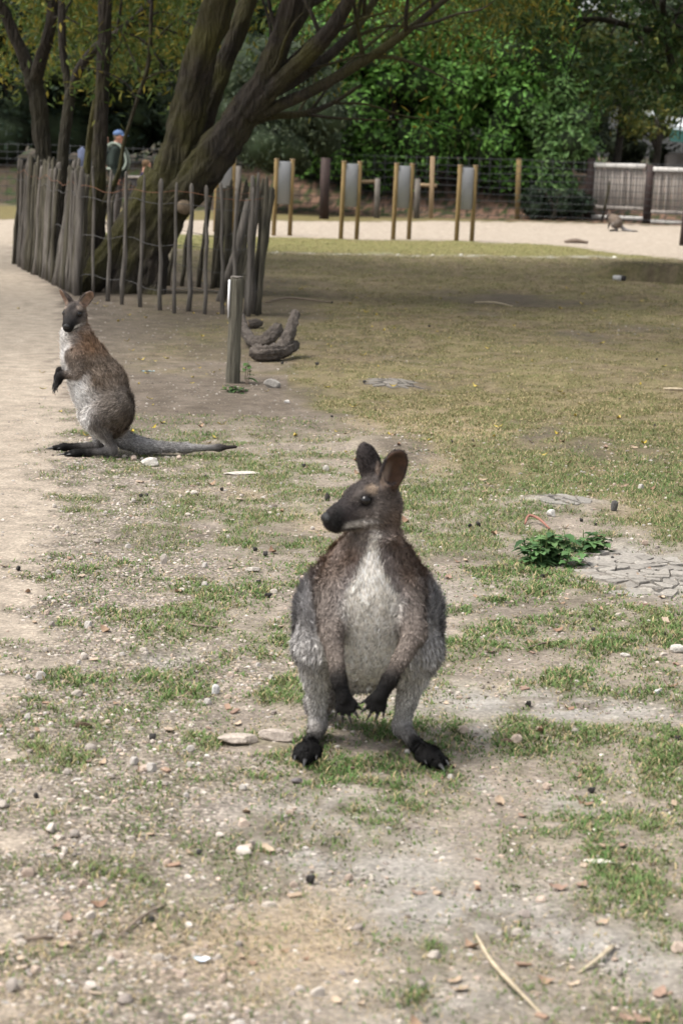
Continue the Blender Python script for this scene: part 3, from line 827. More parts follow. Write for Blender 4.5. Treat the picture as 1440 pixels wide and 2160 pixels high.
# --- the slimmer trunks on the left, inside the same fence
def small_tree(name, label, base, limbs, seed, mat, leafbox=None, nl=0, cols=WIL):
    loc = gp(*base)
    T = tree_root(name, label, loc)
    mb = MB(); tips = []
    for k, L in enumerate(limbs):
        C = limb(mb, L, 11, 6, .12, seed + k)
        if L[-1][1] < 60: tips += twigs(mb, C, 5, 1.1, .018, seed + 50 + k, .2, .25, 5, .5)
    mb.build('trunk', mat, T, origin=loc)
    mb = MB()
    r = np.random.default_rng(seed)
    tp = np.array(tips); i = r.integers(0, len(tp), 900)
    P = tp[i] + r.standard_normal((900, 3)) * .2
    if leafbox is not None:
        P = np.concatenate([P, sprays(*leafbox, seed + 9)])
    V, F, C = leaves(P, np.tile([0, 0, 1.0], (len(P), 1)), .11, .032, cols, seed + 3, 1.2, .3)
    mb.add(V, F, C).build('crown', M['leaf'], T, origin=loc, shade=False)
    return T
Ya = 24.6
small_tree('willow_tree', 'dark forked willow trunk dividing above the dense palings', (92, 590), [
    [(92, 590, Ya, 23), (92, 470, Ya, 20), (92, 330, Ya, 19), (82, 230, Ya, 19), (72, 165, Ya, 20)],
    [(74, 180, Ya, 18), (50, 120, Ya, 14), (22, 55, Ya, 12.5), (2, 0, Ya, 12), (-20, -80, Ya, 10), (-30, -200, Ya, 7)],
    [(72, 175, Ya, 17), (92, 110, Ya - .2, 14), (108, 50, Ya - .3, 13), (114, -10, Ya - .3, 12), (116, -120, Ya - .3, 9)]], 700, M['bark'], (-60, 280, -60, 150, 25.5, 31, 120, 34))
Yb = 23.6
small_tree('willow_tree', 'slender curved willow stem arching right beside the forked trunk', (128, 605), [
    [(128, 605, Yb, 14), (130, 470, Yb, 13), (132, 340, Yb, 12.5), (142, 250, Yb, 12), (150, 190, Yb, 12)],
    [(149, 200, Yb, 9), (136, 130, Yb, 8), (131, 60, Yb, 8), (131, -20, Yb, 7.5), (128, -110, Yb, 6)],
    [(149, 205, Yb, 11), (168, 145, Yb - .1, 10), (205, 100, Yb - .2, 10), (255, 65, Yb - .3, 8.5), (300, 25, Yb - .4, 7.5), (345, -30, Yb - .5, 6), (390, -100, Yb - .5, 4)]], 720, M['bark'], (120, 420, -80, 140, 25, 31, 105, 34))
Yc = 22.4
small_tree('willow_tree', 'straight mossy willow trunk rising beside the leaning giant', (200, 622), [
    [(196, 622, Yc, 27), (200, 560, Yc, 24), (203, 450, Yc, 20), (210, 330, Yc, 17), (215, 200, Yc, 15.5), (220, 90, Yc, 14.5), (223, -10, Yc, 13.5), (224, -120, Yc, 11), (228, -260, Yc, 8)],
    [(182, 470, Yc + .3, 11), (183, 380, Yc + .3, 9), (188, 310, Yc + .3, 7.5), (196, 250, Yc + .2, 7), (206, 190, Yc + .1, 6)],
    [(215, 440, Yc, 9), (235, 400, Yc - .1, 7), (252, 360, Yc - .2, 5), (262, 300, Yc - .2, 4), (285, 225, Yc - .2, 4), (312, 140, Yc - .2, 4.5), (318, 60, Yc - .2, 4), (322, -40, Yc - .2, 4)]], 740, M['bark_moss'], (180, 420, -90, 100, 24.5, 29, 60, 30))

# --- paling fence round the trees
def wp(u, v): return gp0(u, v)
FPTS = [wp(32, 556), wp(90, 585), wp(165, 624), wp(260, 643), wp(368, 660), wp(470, 664), wp(547, 668)]
BPTS = [wp(547, 668), wp(536, 640), wp(470, 612), wp(345, 604), wp(200, 585), wp(60, 553), wp(32, 556)]
floc = np.array([*wp(280, 640), 0.0])
FT = tag(empty('paling_fence', floc), 'weathered chestnut paling fence ringing the willow trunks', 'fence')
def along(pts, d):
    pts = np.array(pts); seg = np.linalg.norm(np.diff(pts, axis=0), axis=1); cs = np.concatenate([[0], np.cumsum(seg)])
    return np.array([np.interp(d, cs, pts[:, k]) for k in range(2)]), cs[-1]
def pale(x, y, h, lean, r0, seed, mat):
    r = np.random.default_rng(seed)
    n = 6
    t = np.linspace(0, 1, n)
    z0 = float(terr(x, y)) - .05
    P = np.stack([x + lean[0] * t + .007 * r.standard_normal(n), y + lean[1] * t + .007 * r.standard_normal(n), z0 + (h + .05) * t], 1)
    R = r0 * (1.05 - .3 * t + .12 * r.standard_normal(n))
    P = np.vstack([P, P[-1:] + [[0, 0, .03]]]); R = np.append(R, R[-1] * .45)
    V, F = tube(P, R, 6, .35, seed)
    mk('paling', V, F, mat, FT, origin=floc)
pr = np.random.default_rng(33)
# dense left side
_, tot = along(FPTS[:3], 0)
for k in range(58):
    p, _ = along(FPTS[:3], tot * (k + .3 * pr.random()) / 57.5); p = p + (pr.random(2) - .5) * .07
    lean = np.array([.03 + .05 * pr.random(), .02])
    if 38 <= k <= 45: lean = np.array([.16, .05])
    pale(p[0], p[1], 1.08 + .16 * pr.random(), lean, .024 + .014 * pr.random(), 900 + k, M['paling_dark'] if pr.random() < .4 else M['paling'])
# front, where single pales stand apart (base u, top u, top v, base v)
for k, (u0, v0, u1, v1) in enumerate(((166, 622, 160, 362), (198, 627, 198, 358), (226, 636, 233, 365), (258, 643, 266, 368), (295, 648, 302, 376), (336, 655, 338, 384), (367, 661, 372, 392), (398, 657, 403, 394), (432, 663, 436, 398), (468, 663, 468, 392), (492, 668, 499, 410), (523, 668, 534, 402))):
    b = gp(u0, v0); tpt = at(u1, v1, b[1])
    pale(b[0], b[1], tpt[2] - b[2], (tpt[0] - b[0], 0.02), .017 + .009 * pr.random(), 960 + k, M['paling'])
# right corner cluster
for k in range(6):
    u = 515 + 5.6 * k
    b = gp(u, 668 + 1.5 * (k % 2)); b[1] += .08 + .3 * pr.random()
    pale(b[0], b[1], 1.10 + .08 * pr.random(), (.02 + .03 * pr.random(), .03), .026, 980 + k, M['paling_dark'] if k % 2 else M['paling'])
# back row, leaning
_, tot = along(BPTS, 0)
nb = 48
for k in range(nb):
    p, _ = along(BPTS, tot * (k + .5 + .2 * pr.random()) / nb)
    pale(p[0], p[1], 0.98 + .12 * pr.random(), ((.10 + .09 * pr.random()) * min(1, .15 + k / 9), .02), .021 + .006 * pr.random(), 1000 + k, M['paling_dark'])
for k, (u0, v0, u1, v1, rad) in enumerate(((455, 606, 468, 396, .055), (478, 612, 485, 392, .04))):
    b = gp(u0, v0); tpt = at(u1, v1, b[1])
    V, F = tube(np.array([b - [0, 0, .05], (b + tpt) / 2, tpt]), np.array([rad * 1.05, rad, rad * .95]), 10, .12, k)
    mk('fence_post', V, F, M['paling_dark'], FT, origin=floc)
b = gp(462, 636); tpt = at(525, 420, b[1])
V, F = tube(np.array([b - [0, 0, .04], (b + tpt) / 2 + [.03, 0, 0], tpt]), np.array([.045, .04, .03]), 8, .2, 9)
mk('leaning_prop', V, F, M['paling'], FT, origin=floc)
# wires run through the pales
for hgt, mat, ofs in ((1.02, M['rusty_wire'], 0), (.93, M['grey_wire'], 1), (.58, M['grey_wire'], 2), (.2, M['grey_wire'], 3)):
    Q = []
    pts = FPTS + BPTS[1:]
    _, tt = along(pts, 0)
    for q in np.arange(0, tt, .22):
        p, _ = along(pts, q)
        frac = q / tt
        Q.append((p[0] + .02, p[1] - .033, float(terr(p[0], p[1])) + hgt * (1.03 - .10 * frac) + .018 * math.sin(q * 3.1 + ofs) - .02 * math.sin(q * 7)))
    V, F = tube(np.array(Q), np.full(len(Q), .0030), 5)
    mk('fence_wire', V, F, mat, FT, origin=floc)

# --- wooden post with a white strip, logs behind it
b = gp(491, 808)
PT = tag(empty('wooden_post', b), 'grey round wooden post standing alone before the curved logs', 'post')
top = at(500, 583, b[1])
d = top - b
r_ = px2m(491, 808, 14.5)
P = np.array([b + d * t for t in (-.05, 0, .12, .3, .5, .7, .85, .96, .985)]); R = r_ * np.array([1.06, 1.04, 1.02, 1, 1, 1, 1, 1.02, .97])
V, F = tube(catmull(P, 3), np.interp(np.linspace(0, 8, 25), range(9), R), 36, .06, 3, ridge=.10, rf=7)
mk('shaft', V, F, M['post_wood'], PT, origin=b)
V, F = tube(np.array([b + d * .984, b + d * 1.002]), np.array([r_ * .95, r_ * .9]), 20, .03, 3)
mk('end_grain', V, F, M['paling'], PT, origin=b)
V, F = tube(np.array([b + d * .62 + [-r_ * 1.0, -.03, 0], b + d * .8 + [-r_ * 1.03, -.03, 0], b + d * .97 + [-r_ * 1.04, -.03, 0]]), np.array([.005, .008, .007]), 6)
mk('white_strip', V, F, M['white'], PT, origin=b)

def log(label, limbs_, seed, ends):
    o = tag(empty('log', gp(*limbs_[0][0][:2])), label, 'log')
    for j, pts in enumerate(limbs_):
        W = np.array([gp(u, v) + np.array([0, 0, h]) for u, v, h, _ in pts]); Rr = np.array([q[3] for q in pts])
        C = catmull(np.concatenate([W, Rr[:, None]], 1), 12)
        V, F = tube(C[:, :3], C[:, 3], 40, .22, seed + j, ridge=.26, rf=4)
        ctr = np.vstack([np.repeat(C[:, :3], 40, 0), C[:1, :3], C[-1:, :3]])
        V = V + (V - ctr) * ((vnoise3(V * 70, seed) - .5) * .22)[:, None]
        mk('bark' if j == 0 else 'branch', V, F, M['log'], o, origin=o.location)
        for e in ends[j]:
            q = C[0] if e == 0 else C[-1]
            dirv = norm(C[0, :3] - C[1, :3]) if e == 0 else norm(C[-1, :3] - C[-2, :3])
            V, F = tube(np.array([q[:3] - dirv * .01, q[:3] + dirv * .007]), np.array([q[3] * .80, q[3] * .74]), 18, .15, seed)
            mk('cut_end', V, F, M['cut'] if e == 0 else M['log'], o, origin=o.location)
    return o
log('thick rough-barked forked log lying on the lawn', [[(536, 761, .058, .058), (556, 763, .058, .060), (580, 762, .062, .058), (604, 758, .070, .050), (624, 752, .085, .032)], [(590, 760, .07, .046), (603, 757, .13, .045), (613, 754, .21, .040), (620, 750, .30, .033)]], 11, [(0, -1), (-1,)])
log('curved grey log with dark hollow end behind the post', [[(506, 722, .20, .030), (516, 728, .11, .038), (532, 736, .055, .044), (556, 738, .062, .048), (572, 737, .10, .050), (585, 735, .14, .052)]], 12, [(-1,)])
log('short stubby log lying next to the fence corner', [[(522, 694, .036, .036), (536, 693, .04, .04), (549, 691, .036, .028)]], 13, [(0, -1)])

# --- leafy plants
def leafy(name, label, base, n, R, H, L, W, cols, seed, stems=8, droop=.4, serr=True):
    r = np.random.default_rng(seed)
    base = np.array(base)
    T = tag(empty(name, base), label, 'plant')
    mb = MB(); P, D = [], []
    for k in range(stems):
        a = r.random() * 6.28; q = R * r.random() ** .6
        top = base + np.array([math.cos(a) * q * 1.0, math.sin(a) * q * .7, H * (.55 + .5 * r.random()) * (1.1 - .5 * q / R)])
        bs = base + np.array([math.cos(a) * q * .7, math.sin(a) * q * .5, -.01])
        C = catmull(np.array([bs, (bs + top) / 2 + (r.random(3) - .5) * .03, top]), 4)
        V, F = tube(C, np.linspace(.003, .0016, len(C)), 5)
        mb.add(V, F)
        m = max(2, n // stems)
        for j in range(m):
            t = .25 + .75 * (j + r.random() * .5) / m
            p = C[min(int(t * (len(C) - 1)), len(C) - 1)]
            aa = j * 1.57 + a + r.random() * .6
            P.append(p); D.append([math.cos(aa), math.sin(aa), .35 - droop * r.random()])
    mb.build('stem', M['twig'] if not serr else mat_plain('green_stem', (.08, .12, .03), .7, .2, 30), T, origin=base)
    P = np.array(P); D = norm(np.array(D))
    ns = 7
    for j in range(len(P)):
        l = L * (.6 + .7 * r.random()); w_ = W * (.7 + .5 * r.random())
        d = D[j]; s = norm(np.cross(d, [0, 0, 1.0])); nrm = np.cross(s, d)
        V = []
        for k in range(ns):
            t = k / (ns - 1)
            wv = w_ * math.sin(math.pi * min(1, t ** .7 * .97 + .03)) ** .8 * (1 + (.22 if serr and k % 2 else -.08))
            c = P[j] + d * l * t - np.array([0, 0, 1]) * l * .35 * t * t
            V += [c - s * wv + nrm * wv * .25, c, c + s * wv + nrm * wv * .25]
        F = [q for k in range(ns - 1) for q in ((k * 3, k * 3 + 3, k * 3 + 4, k * 3 + 1), (k * 3 + 1, k * 3 + 4, k * 3 + 5, k * 3 + 2))]
        c = np.array(cols)[r.integers(0, len(cols))] * (.75 + .5 * r.random())
        mk('leaf', np.array(V), np.array(F), M['leaf'], T, origin=base, cols=np.tile(c, (len(V), 1)))
    return T
NET = [(.075, .155, .055), (.10, .19, .07), (.055, .12, .045), (.13, .22, .085)]
leafy('nettle', 'dark green nettle clump with toothed leaves at the lawn edge', gp(1160, 1190), 250, .15, .13, .050, .0165, NET, 71, 30)
leafy('nettle', 'paler nettle sprig growing beside the cracked mud', gp(1240, 1164), 80, .09, .11, .050, .0165, NET, 72, 12)
leafy('ivy_plant', 'small dark creeping weed at the foot of the wooden post', gp(497, 828), 40, .10, .05, .045, .02, [(.04, .08, .03), (.06, .11, .035)], 73, 12, serr=False)
leafy('weed', 'slender weed climbing up beside the wooden post', gp(507, 808) + np.array([.03, -.05, 0]), 14, .03, .26, .05, .022, [(.07, .14, .04), (.10, .17, .05)], 74, 3, serr=False)

# --- information boards on two posts, seen from behind
def board_thing(label, u, v, h, wpx):
    b = gp(u, v)
    T = tag(empty('information_board', b), label, 'sign', 'information boards along the far path')
    wdt = wpx * b[1] / FPX / math.cos(math.radians(28))
    for sx in (-1, 1):
        V, F = box(sx * wdt / 2, 0, h / 2 - .03, .05, .07, h + .06, bev=.006)
        V[:, 0] += .02 * (V[:, 2] / h)
        mk('post', V, F, M['sign_post'], T)
        V, F = box(sx * wdt / 2 + .02, 0, h + .006, .058, .078, .02, bev=.005)
        mk('post_cap', V, F, M['stake'], T)
    V, F = box(.015, .0, h * .70, wdt - .053, .02, h * .56, bev=.003)
    mk('panel', V, F, M['sign_panel'], T)
    for zz in (.5, .9):
        V, F = box(.015, .022, h * zz, wdt - .06, .022, .04, bev=.003)
        mk('batten', V, F, M['sign_post'], T)
    T.rotation_euler = (0, 0, math.radians(28))
    return T
for u, v, h, lab in ((471, 490, 1.24, 'grey information board on two posts standing beyond the fence corner'), (594, 497, 1.20, 'grey information board in front of the thick dark fence post'), (735, 504, 1.20, 'grey information board next to the tan rail with short post'),
                     (845, 505, 1.19, 'grey information board beside the stake with a crosspiece'), (978, 508, 1.18, 'grey information board standing alone before the leafy bank')):
    board_thing(lab, u, v, h, 33)

# --- wire fence along the foot of the hedge
wl = gp(690, 463)
WF = tag(empty('wire_fence', wl), 'wire mesh fence with dark post and thin stakes below the hedge', 'fence')
WY = 46.2
def wpost(u, v0, v1, rad, mat, name, sq=False):
    b = gp(u, v0); t = at(u + (v0 - v1) * .03, v1, b[1])
    if sq:
        V, F = box(0, 0, (t[2] - b[2]) / 2, rad * 2, rad * 2, t[2] - b[2] + .1)
        V[:, 0] += (V[:, 2]) * .0 + (t[0] - b[0]) * V[:, 2] / (t[2] - b[2]); V += b
    else:
        V, F = tube(np.array([b - [0, 0, .05], (b + t) / 2, t]), np.array([rad, rad, rad * .97]), 12, .06, int(u))
    mk(name, V, F, mat, WF, origin=wl)
    return b
wpost(683, 462, 333, .098, M['dark_post'], 'dark_post')
wpost(908, 461, 335, .045, M['stake'], 'stake', True)
wpost(1090, 462, 340, .05, M['sign_post'], 'stake', True)
wpost(794, 460, 376, .055, M['paling'], 'stake')
wpost(878, 461, 377, .06, M['paling'], 'stake')
wpost(500, 460, 350, .05, M['paling'], 'stake')
for (u0, v0, u1, v1, Yr) in ((755, 383, 797, 383, 46.0), (876, 390, 921, 392, 46.0), (793, 382, 793, 418, 45.9)):
    a = at(u0, v0, Yr); c = at(u1, v1, Yr)
    V, F = tube(np.array([a, (a + c) / 2, c]), np.array([.04, .04, .04]), 6)
    mk('rail', V, F, M['stake'], WF, origin=wl)
xs = np.linspace(-9, 8.3, 30)
for k in range(9):
    Q = np.stack([xs, np.full(30, 46.35) + .05 * np.sin(xs), terr(xs, np.full(30, 46.35)) + .08 + .145 * k + .012 * np.sin(xs * 2 + k)], 1)
    V, F = tube(Q, np.full(30, .006), 4); mk('wire', V, F, M['dark_wire'], WF, origin=wl)
mbw = MB()
for x_ in np.arange(-9, 8.3, .22):
    z_ = float(terr(x_, 46.35)); V, F = tube(np.array([[x_, 46.35, z_], [x_, 46.35, z_ + 1.28]]), np.array([.0035, .0035]), 4); mbw.add(V, F)
o = mbw.build('mesh_wires', M['dark_wire'], WF, origin=wl); o['kind'] = 'stuff'

# --- board fence on the right
bl = gp(1238, 463)
BF = tag(empty('board_fence', bl), 'weathered vertical board fence with dark posts and pale top rail', 'fence')
bx = [gp(1238, 463), gp(1362, 470), gp(1500, 477), gp(1640, 484)]
for k, b in enumerate(bx):
    V, F = tube(np.array([b - [0, 0, .1], b + [.01, 0, .6], b + [.03, 0, 1.27 - .05 * k]]), np.array([.095, .09, .09]), 12, .05, k)
    mk('post', V, F, M['dark_post'], BF, origin=bl)
for k in range(3):
    a, c = bx[k], bx[k + 1]
    L = np.linalg.norm((c - a)[:2]); an = math.atan2(c[1] - a[1], c[0] - a[0])
    nbd = 17
    for j in range(nbd):
        t = (j + 1.0) / (nbd + 1)
        p = a + (c - a) * t
        V, F = box(0, 0, .70, L / (nbd + 1) * .86, .022, .86 + .02 * math.sin(j * 5.1), an, .004)
        V[:, 1] += .02 * math.sin(j * 2.7)
        V += p; mk('board', V, F, M['board'], BF, origin=bl)
    for nm, zz, th, mat in (('top_rail', 1.16, .10, M['rail']), ('bottom_rail', .27, .075, M['board']), ('kick_board', .07, .07, M['rail'])):
        p = (a + c) / 2
        V, F = box(0, 0, zz, L - .17, .06, th, an, .006)
        V += p + np.array([-.0, -.05, -.02 * k]); mk(nm, V, F, mat, BF, origin=bl)
b = gp(1268, 467)
V, F = tube(np.array([b, b + [.08, 0, .45], b + [.13, 0, .85]]), np.array([.03, .028, .02]), 7, .2, 3)
tag(mk('stake', V, F, M['bark_moss'], origin=b), 'thin mossy stake leaning in front of the board fence', 'stake')
b = gp(1441, 518)
V, F = tube(np.array([b - [0, 0, .1], b + [.02, 0, .4], b + [.03, 0, .75]]), np.array([.085, .08, .08]), 12, .05, 3)
tag(mk('bollard_post', V, F, M['dark_post'], origin=b), 'short brown post at the grey edge of the far path', 'post')

# --- pipe in the hollow, small odd things on the lawn
b = gp(1303, 588)
T = tag(empty('drain_pipe', b), 'short grey pipe end lying in the dark hollow', 'pipe')
V, F = tube(np.array([b + [-.06, 0, .035], b + [0, -.02, .035], b + [.04, -.035, .034]]), np.array([.034, .036, .036]), 14, .03, 1); mk('sleeve', V, F, M['tin'], T, origin=b)
V, F = tube(np.array([b + [.038, -.034, .034], b + [.08, -.05, .032]]), np.array([.040, .038]), 14, .05, 1); mk('dark_collar', V, F, M['dark_box'], T, origin=b)
b = gp(1213, 513)
P = np.array([b + [-.18, 0, .02], b + [0, .03, .035], b + [.2, .0, .02]])
V, F = tube(catmull(P, 4), np.interp(np.linspace(0, 1, 9), [0, .5, 1], [.02, .045, .02]), 8, .3, 5)
tag(mk('driftwood', V, F, M['twig'], origin=b), 'dark bit of wood lying at the edge of the far path', 'wood')

# --- hedge and trees behind
LAU = [(.085, .200, .032), (.115, .250, .044), (.064, .160, .030), (.150, .30, .060), (.098, .215, .048)]
DRK = [(.018, .032, .018), (.024, .042, .024), (.014, .026, .016), (.032, .050, .028)]
GRY = [(.045, .062, .035), (.06, .08, .045), (.035, .05, .03), (.075, .095, .05)]
YEL = [(.13, .15, .03), (.18, .16, .03), (.10, .12, .03), (.07, .10, .03)]
LIT = [(.10, .19, .055), (.13, .22, .07), (.08, .16, .05)]
def shrub(name, label, u, v, Y, cz, radii, nl, lump, n, L, W, cols, seed, trunk=0.08, cat='shrub', group=None, core=.72, droop=.3, sh=.35, lowest=None):
    b = at(u, 462, Y); b[2] = float(terr(b[0], b[1]))
    T = tree_root(name, label, b, group, cat)
    c = np.array([b[0], Y, b[2] + cz])
    V, F, C, lc, lr = lumpy_crown(c, radii, nl, lump, n, L, W, cols, seed, droop, b[2] + (.05 if lowest is None else lowest), sh)
    mk('crown', V, F, M['leaf'], T, origin=b, cols=C, shade=False)
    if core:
        mb = MB(); core_mass(mb, lc + np.array([0, .25, 0]), lr, core); mb.build('sky_block_core', M['core'], T, origin=b)
    mb = MB()
    P = catmull(np.array([b - [0, 0, .1], b + [.1, 0, cz * .5], c]), 4)
    V, F = tube(P, np.linspace(trunk, trunk * .5, len(P)), 9, .15, seed); mb.add(V, F)
    r = np.random.default_rng(seed)
    for k in range(5):
        e = lc[r.integers(0, len(lc))]
        V, F = tube(catmull(np.array([P[3], (P[3] + e) / 2 + [0, 0, .2], e]), 3), np.linspace(trunk * .5, trunk * .15, 7), 6, .1, k); mb.add(V, F)
    mb.build('trunk', M['bark'], T, origin=b)
    return T
shrub('laurel_bush', 'broad bright green laurel bush behind the information boards', 820, 0, 48.6, 2.4, (1.9, 1.1, 2.3), 90, .62, 21000, .135, .058, LAU, 801)
shrub('laurel_bush', 'tall green laurel bush behind the lone thin stake', 1040, 0, 48.8, 2.3, (1.7, 1.1, 2.3), 85, .60, 19000, .135, .058, LAU, 802)
shrub('laurel_bush', 'green laurel bush growing just right of the thick dark post', 690, 0, 49.4, 2.2, (1.1, 1.0, 2.4), 60, .55, 12000, .135, .058, LAU, 803)
shrub('laurel_bush', 'high rounded laurel crown rising over the other laurel bushes', 930, 0, 51.0, 4.0, (2.6, 1.2, 1.9), 80, .7, 16000, .14, .06, LAU, 804)
shrub('light_shrub', 'pale green upright shrub at the end of the hedge', 1185, 0, 47.6, 1.55, (.55, .6, 1.45), 36, .36, 4200, .14, .055, LIT, 805)
shrub('dark_shrub', 'small dark green shrub at the fence corner near the board fence', 1160, 0, 46.9, .35, (.8, .4, .3), 16, .26, 1300, .10, .05, DRK, 812)
shrub('grey_willow', 'dull grey green bushy willow behind the leaning trunk', 575, 0, 45.8, 2.1, (1.3, 1.0, 1.35), 60, .55, 7500, .15, .035, GRY, 806, droop=1.0, lowest=.9)
shrub('evergreen_tree', 'dark evergreen mass behind the forked willow trunk', 20, 0, 50.5, 3.0, (2.3, 1.4, 2.9), 80, .85, 9000, .20, .07, DRK, 807)
shrub('evergreen_tree', 'dark evergreen behind the man in the blue cap', 230, 0, 51.5, 3.0, (2.2, 1.4, 2.9), 80, .85, 9000, .20, .07, DRK, 808)
shrub('evergreen_tree', 'dark evergreen between the leaning willow limbs', 430, 0, 51.0, 3.0, (2.1, 1.4, 2.9), 80, .85, 8500, .20, .07, DRK, 809)
shrub('evergreen_tree', 'tall dark evergreen towering behind the laurel hedge', 620, 0, 53.0, 4.2, (2.6, 1.5, 3.9), 80, 1.0, 8000, .24, .08, DRK, 810)
shrub('backdrop_tree', 'tall leafy tree far behind the laurel hedge', 860, 0, 56, 5.0, (3.4, 1.6, 4.5), 80, 1.2, 7000, .28, .10, LAU, 811)
shrub('backdrop_tree', 'tall yellowing tree far behind the forked trunk', 90, 0, 58, 6.2, (4.2, 1.8, 3.8), 80, 1.3, 9000, .26, .09, YEL, 813)
shrub('backdrop_tree', 'tall olive tree far behind the leaning willow', 420, 0, 59, 6.5, (4.4, 1.8, 4.0), 80, 1.3, 8000, .26, .09, GRY, 814)
shrub('olive_tree', 'dark olive tree rising behind the weathered board fence', 1290, 0, 52, 2.5, (1.25, 1.0, 1.7), 46, .42, 4200, .13, .05, YEL, 815, trunk=.11, core=0, lowest=.9, sh=.8)
shrub('olive_tree', 'lower yellowing tree between the board fence and the green roof', 1372, 0, 56, 1.4, (.6, .6, .8), 18, .36, 1500, .13, .05, YEL, 816, trunk=.10, core=0, lowest=.6, sh=.8)
shrub('backdrop_tree', 'tall dark tree far behind the board fence', 1150, 0, 62, 3.6, (1.6, 1.4, 3.0), 45, .9, 4200, .26, .09, GRY, 817)
shrub('backdrop_tree', 'distant dark tree behind the green roofed building', 1600, 0, 72, 6.0, (4.5, 1.8, 5.2), 60, 1.4, 5500, .28, .10, GRY, 818)

shrub('backdrop_tree', 'broad dark tree filling the gap behind the board fence', 1370, 0, 66, 2.6, (3.0, 1.4, 2.4), 50, .8, 6500, .20, .07, GRY, 819, core=.6, sh=.6)
shrub('backdrop_tree', 'dull green thicket behind the corner of the board fence', 1225, 0, 57, 1.6, (1.1, .9, 1.5), 36, .5, 4000, .16, .06, GRY, 820, core=.6)
# --- the tree whose branches hang in from the right
loc = gp(1545, 545)
T = tree_root('ash_tree', 'dark leafy tree hanging its low branches over the far path', loc)
mb = MB(); Yr = 28.0
C0 = limb(mb, [(1545, 560, Yr, 34), (1530, 400, Yr, 30), (1500, 220, Yr, 26), (1470, 60, Yr - .2, 22), (1440, -120, Yr - .4, 18), (1420, -300, Yr - .5, 11)], 12, 6, .12, 41)
C1_ = limb(mb, [(1505, 240, Yr, 12), (1455, 200, Yr - .3, 10), (1420, 150, Yr - .6, 8.5), (1405, 80, Yr - .9, 7.5), (1395, 0, Yr - 1.2, 6)], 8, 6, .12, 42)
C2_ = limb(mb, [(1475, 80, Yr, 11), (1400, 70, Yr - .3, 9), (1330, 55, Yr - .6, 7), (1260, 40, Yr - .9, 5.5), (1190, 45, Yr - 1.1, 4)], 8, 6, .12, 43)
C3_ = limb(mb, [(1455, -40, Yr, 10), (1360, -60, Yr + .3, 8), (1250, -50, Yr + .5, 6), (1150, -20, Yr + .7, 4)], 8, 6, .12, 44)
tips = []
for k, C in enumerate((C1_, C2_, C3_, C0)): tips += twigs(mb, C, 9, 1.0, .02, 850 + k, .1, .3, 5, .3)
mb.build('trunk', M['bark'], T, origin=loc)
r = np.random.default_rng(77)
P = []
for k in range(330):
    u = 1040 + 620 * r.random()
    vmax = np.interp(u, [1040, 1100, 1160, 1230, 1330, 1440, 1640], [40, 120, 190, 232, 245, 240, 260])
    v = -330 + (vmax + 330) * r.random() ** .75
    p = at(u, v - 18, 25.5 + 4.5 * r.random())
    m = 56
    t = r.random(m)[:, None]
    dr = norm(np.array([r.standard_normal(), r.standard_normal(), -.7 - .6 * r.random()]))
    P.append(p + (t - .6) * dr * .55 + r.standard_normal((m, 3)) * .085)
P = np.concatenate(P)
ASH = [(.030, .062, .018), (.042, .082, .024), (.022, .046, .015), (.055, .095, .026), (.07, .09, .02)]
V, F, C = leaves(P, np.tile([0, 0, 1.0], (len(P), 1)), .12, .05, ASH, 78, .9, .4)
mb = MB(); mb.add(V, F, C)
mb.build('crown', M['leaf'], T, origin=loc, shade=False)

# --- green roofed building at the right
b = at(1398, 462, 60.0); b[2] = 0
T = tag(empty('building', b), 'pale building with a green edged roof beyond the board fence', 'building')
V, F = box(3.7, 3, .75, 6, 5, 1.5); mk('wall', V + b, F, M['board'], T, origin=b)
Vr = np.array([[0, -.4, 2.22], [7.2, -.4, 1.62], [7.2, 6.4, 2.0], [0, 6.4, 2.75]])
Vr2 = Vr - [0, 0, .10]
Fq = np.array([(0, 1, 2, 3), (7, 6, 5, 4), (0, 4, 5, 1), (1, 5, 6, 2), (2, 6, 7, 3), (3, 7, 4, 0)])
mk('roof', np.vstack([Vr, Vr2]) + b, Fq, M['roof_pale'], T, origin=b, shade=False)
Vf = np.array([[0, -.45, 2.11], [7.2, -.45, 1.51], [7.2, -.45, 1.2], [0, -.45, 1.80]]); Vf2 = Vf + [0, .08, 0]
mk('fascia', np.vstack([Vf, Vf2]) + b, np.array([(3, 2, 1, 0), (4, 5, 6, 7), (0, 1, 5, 4), (2, 3, 7, 6), (3, 0, 4, 7), (1, 2, 6, 5)]), M['roof_green'], T, origin=b, shade=False)
V, F = box(2.6, .46, .8, .9, .06, .7); wn = mk('window', V + b, F, M['roof_green'], T, origin=b)
V, F = box(2.6, .41, .8, .75, .03, .55); mk('pane', V, F, M['black_gloss'], wn)

# ------------------------------------------------------------------ bodies: one continuous surface grown from smoothly blended limbs
def sd_cone(p, a, b, ra, rb):
    ba = b - a; L2 = ba @ ba
    if L2 < 1e-10:
        return np.linalg.norm(p - a, axis=-1) - ra
    t = np.clip(((p - a) @ ba) / L2, 0, 1)
    return np.linalg.norm(p - a - t[..., None] * ba, axis=-1) - (ra + (rb - ra) * t)

def sd_ell(p, c, r, Rm):
    q = (p - c) @ Rm                     # columns of Rm are the axes
    k0 = np.linalg.norm(q / r, axis=-1); k1 = np.linalg.norm(q / (r * r), axis=-1) + 1e-9
    return k0 * (k0 - 1) / k1

def prim_d(pr, p):
    if pr['t'] == 'c':
        return sd_cone(p, pr['a'], pr['b'], pr['ra'], pr['rb'])
    return sd_ell(p, pr['a'], pr['r'], pr['R'])

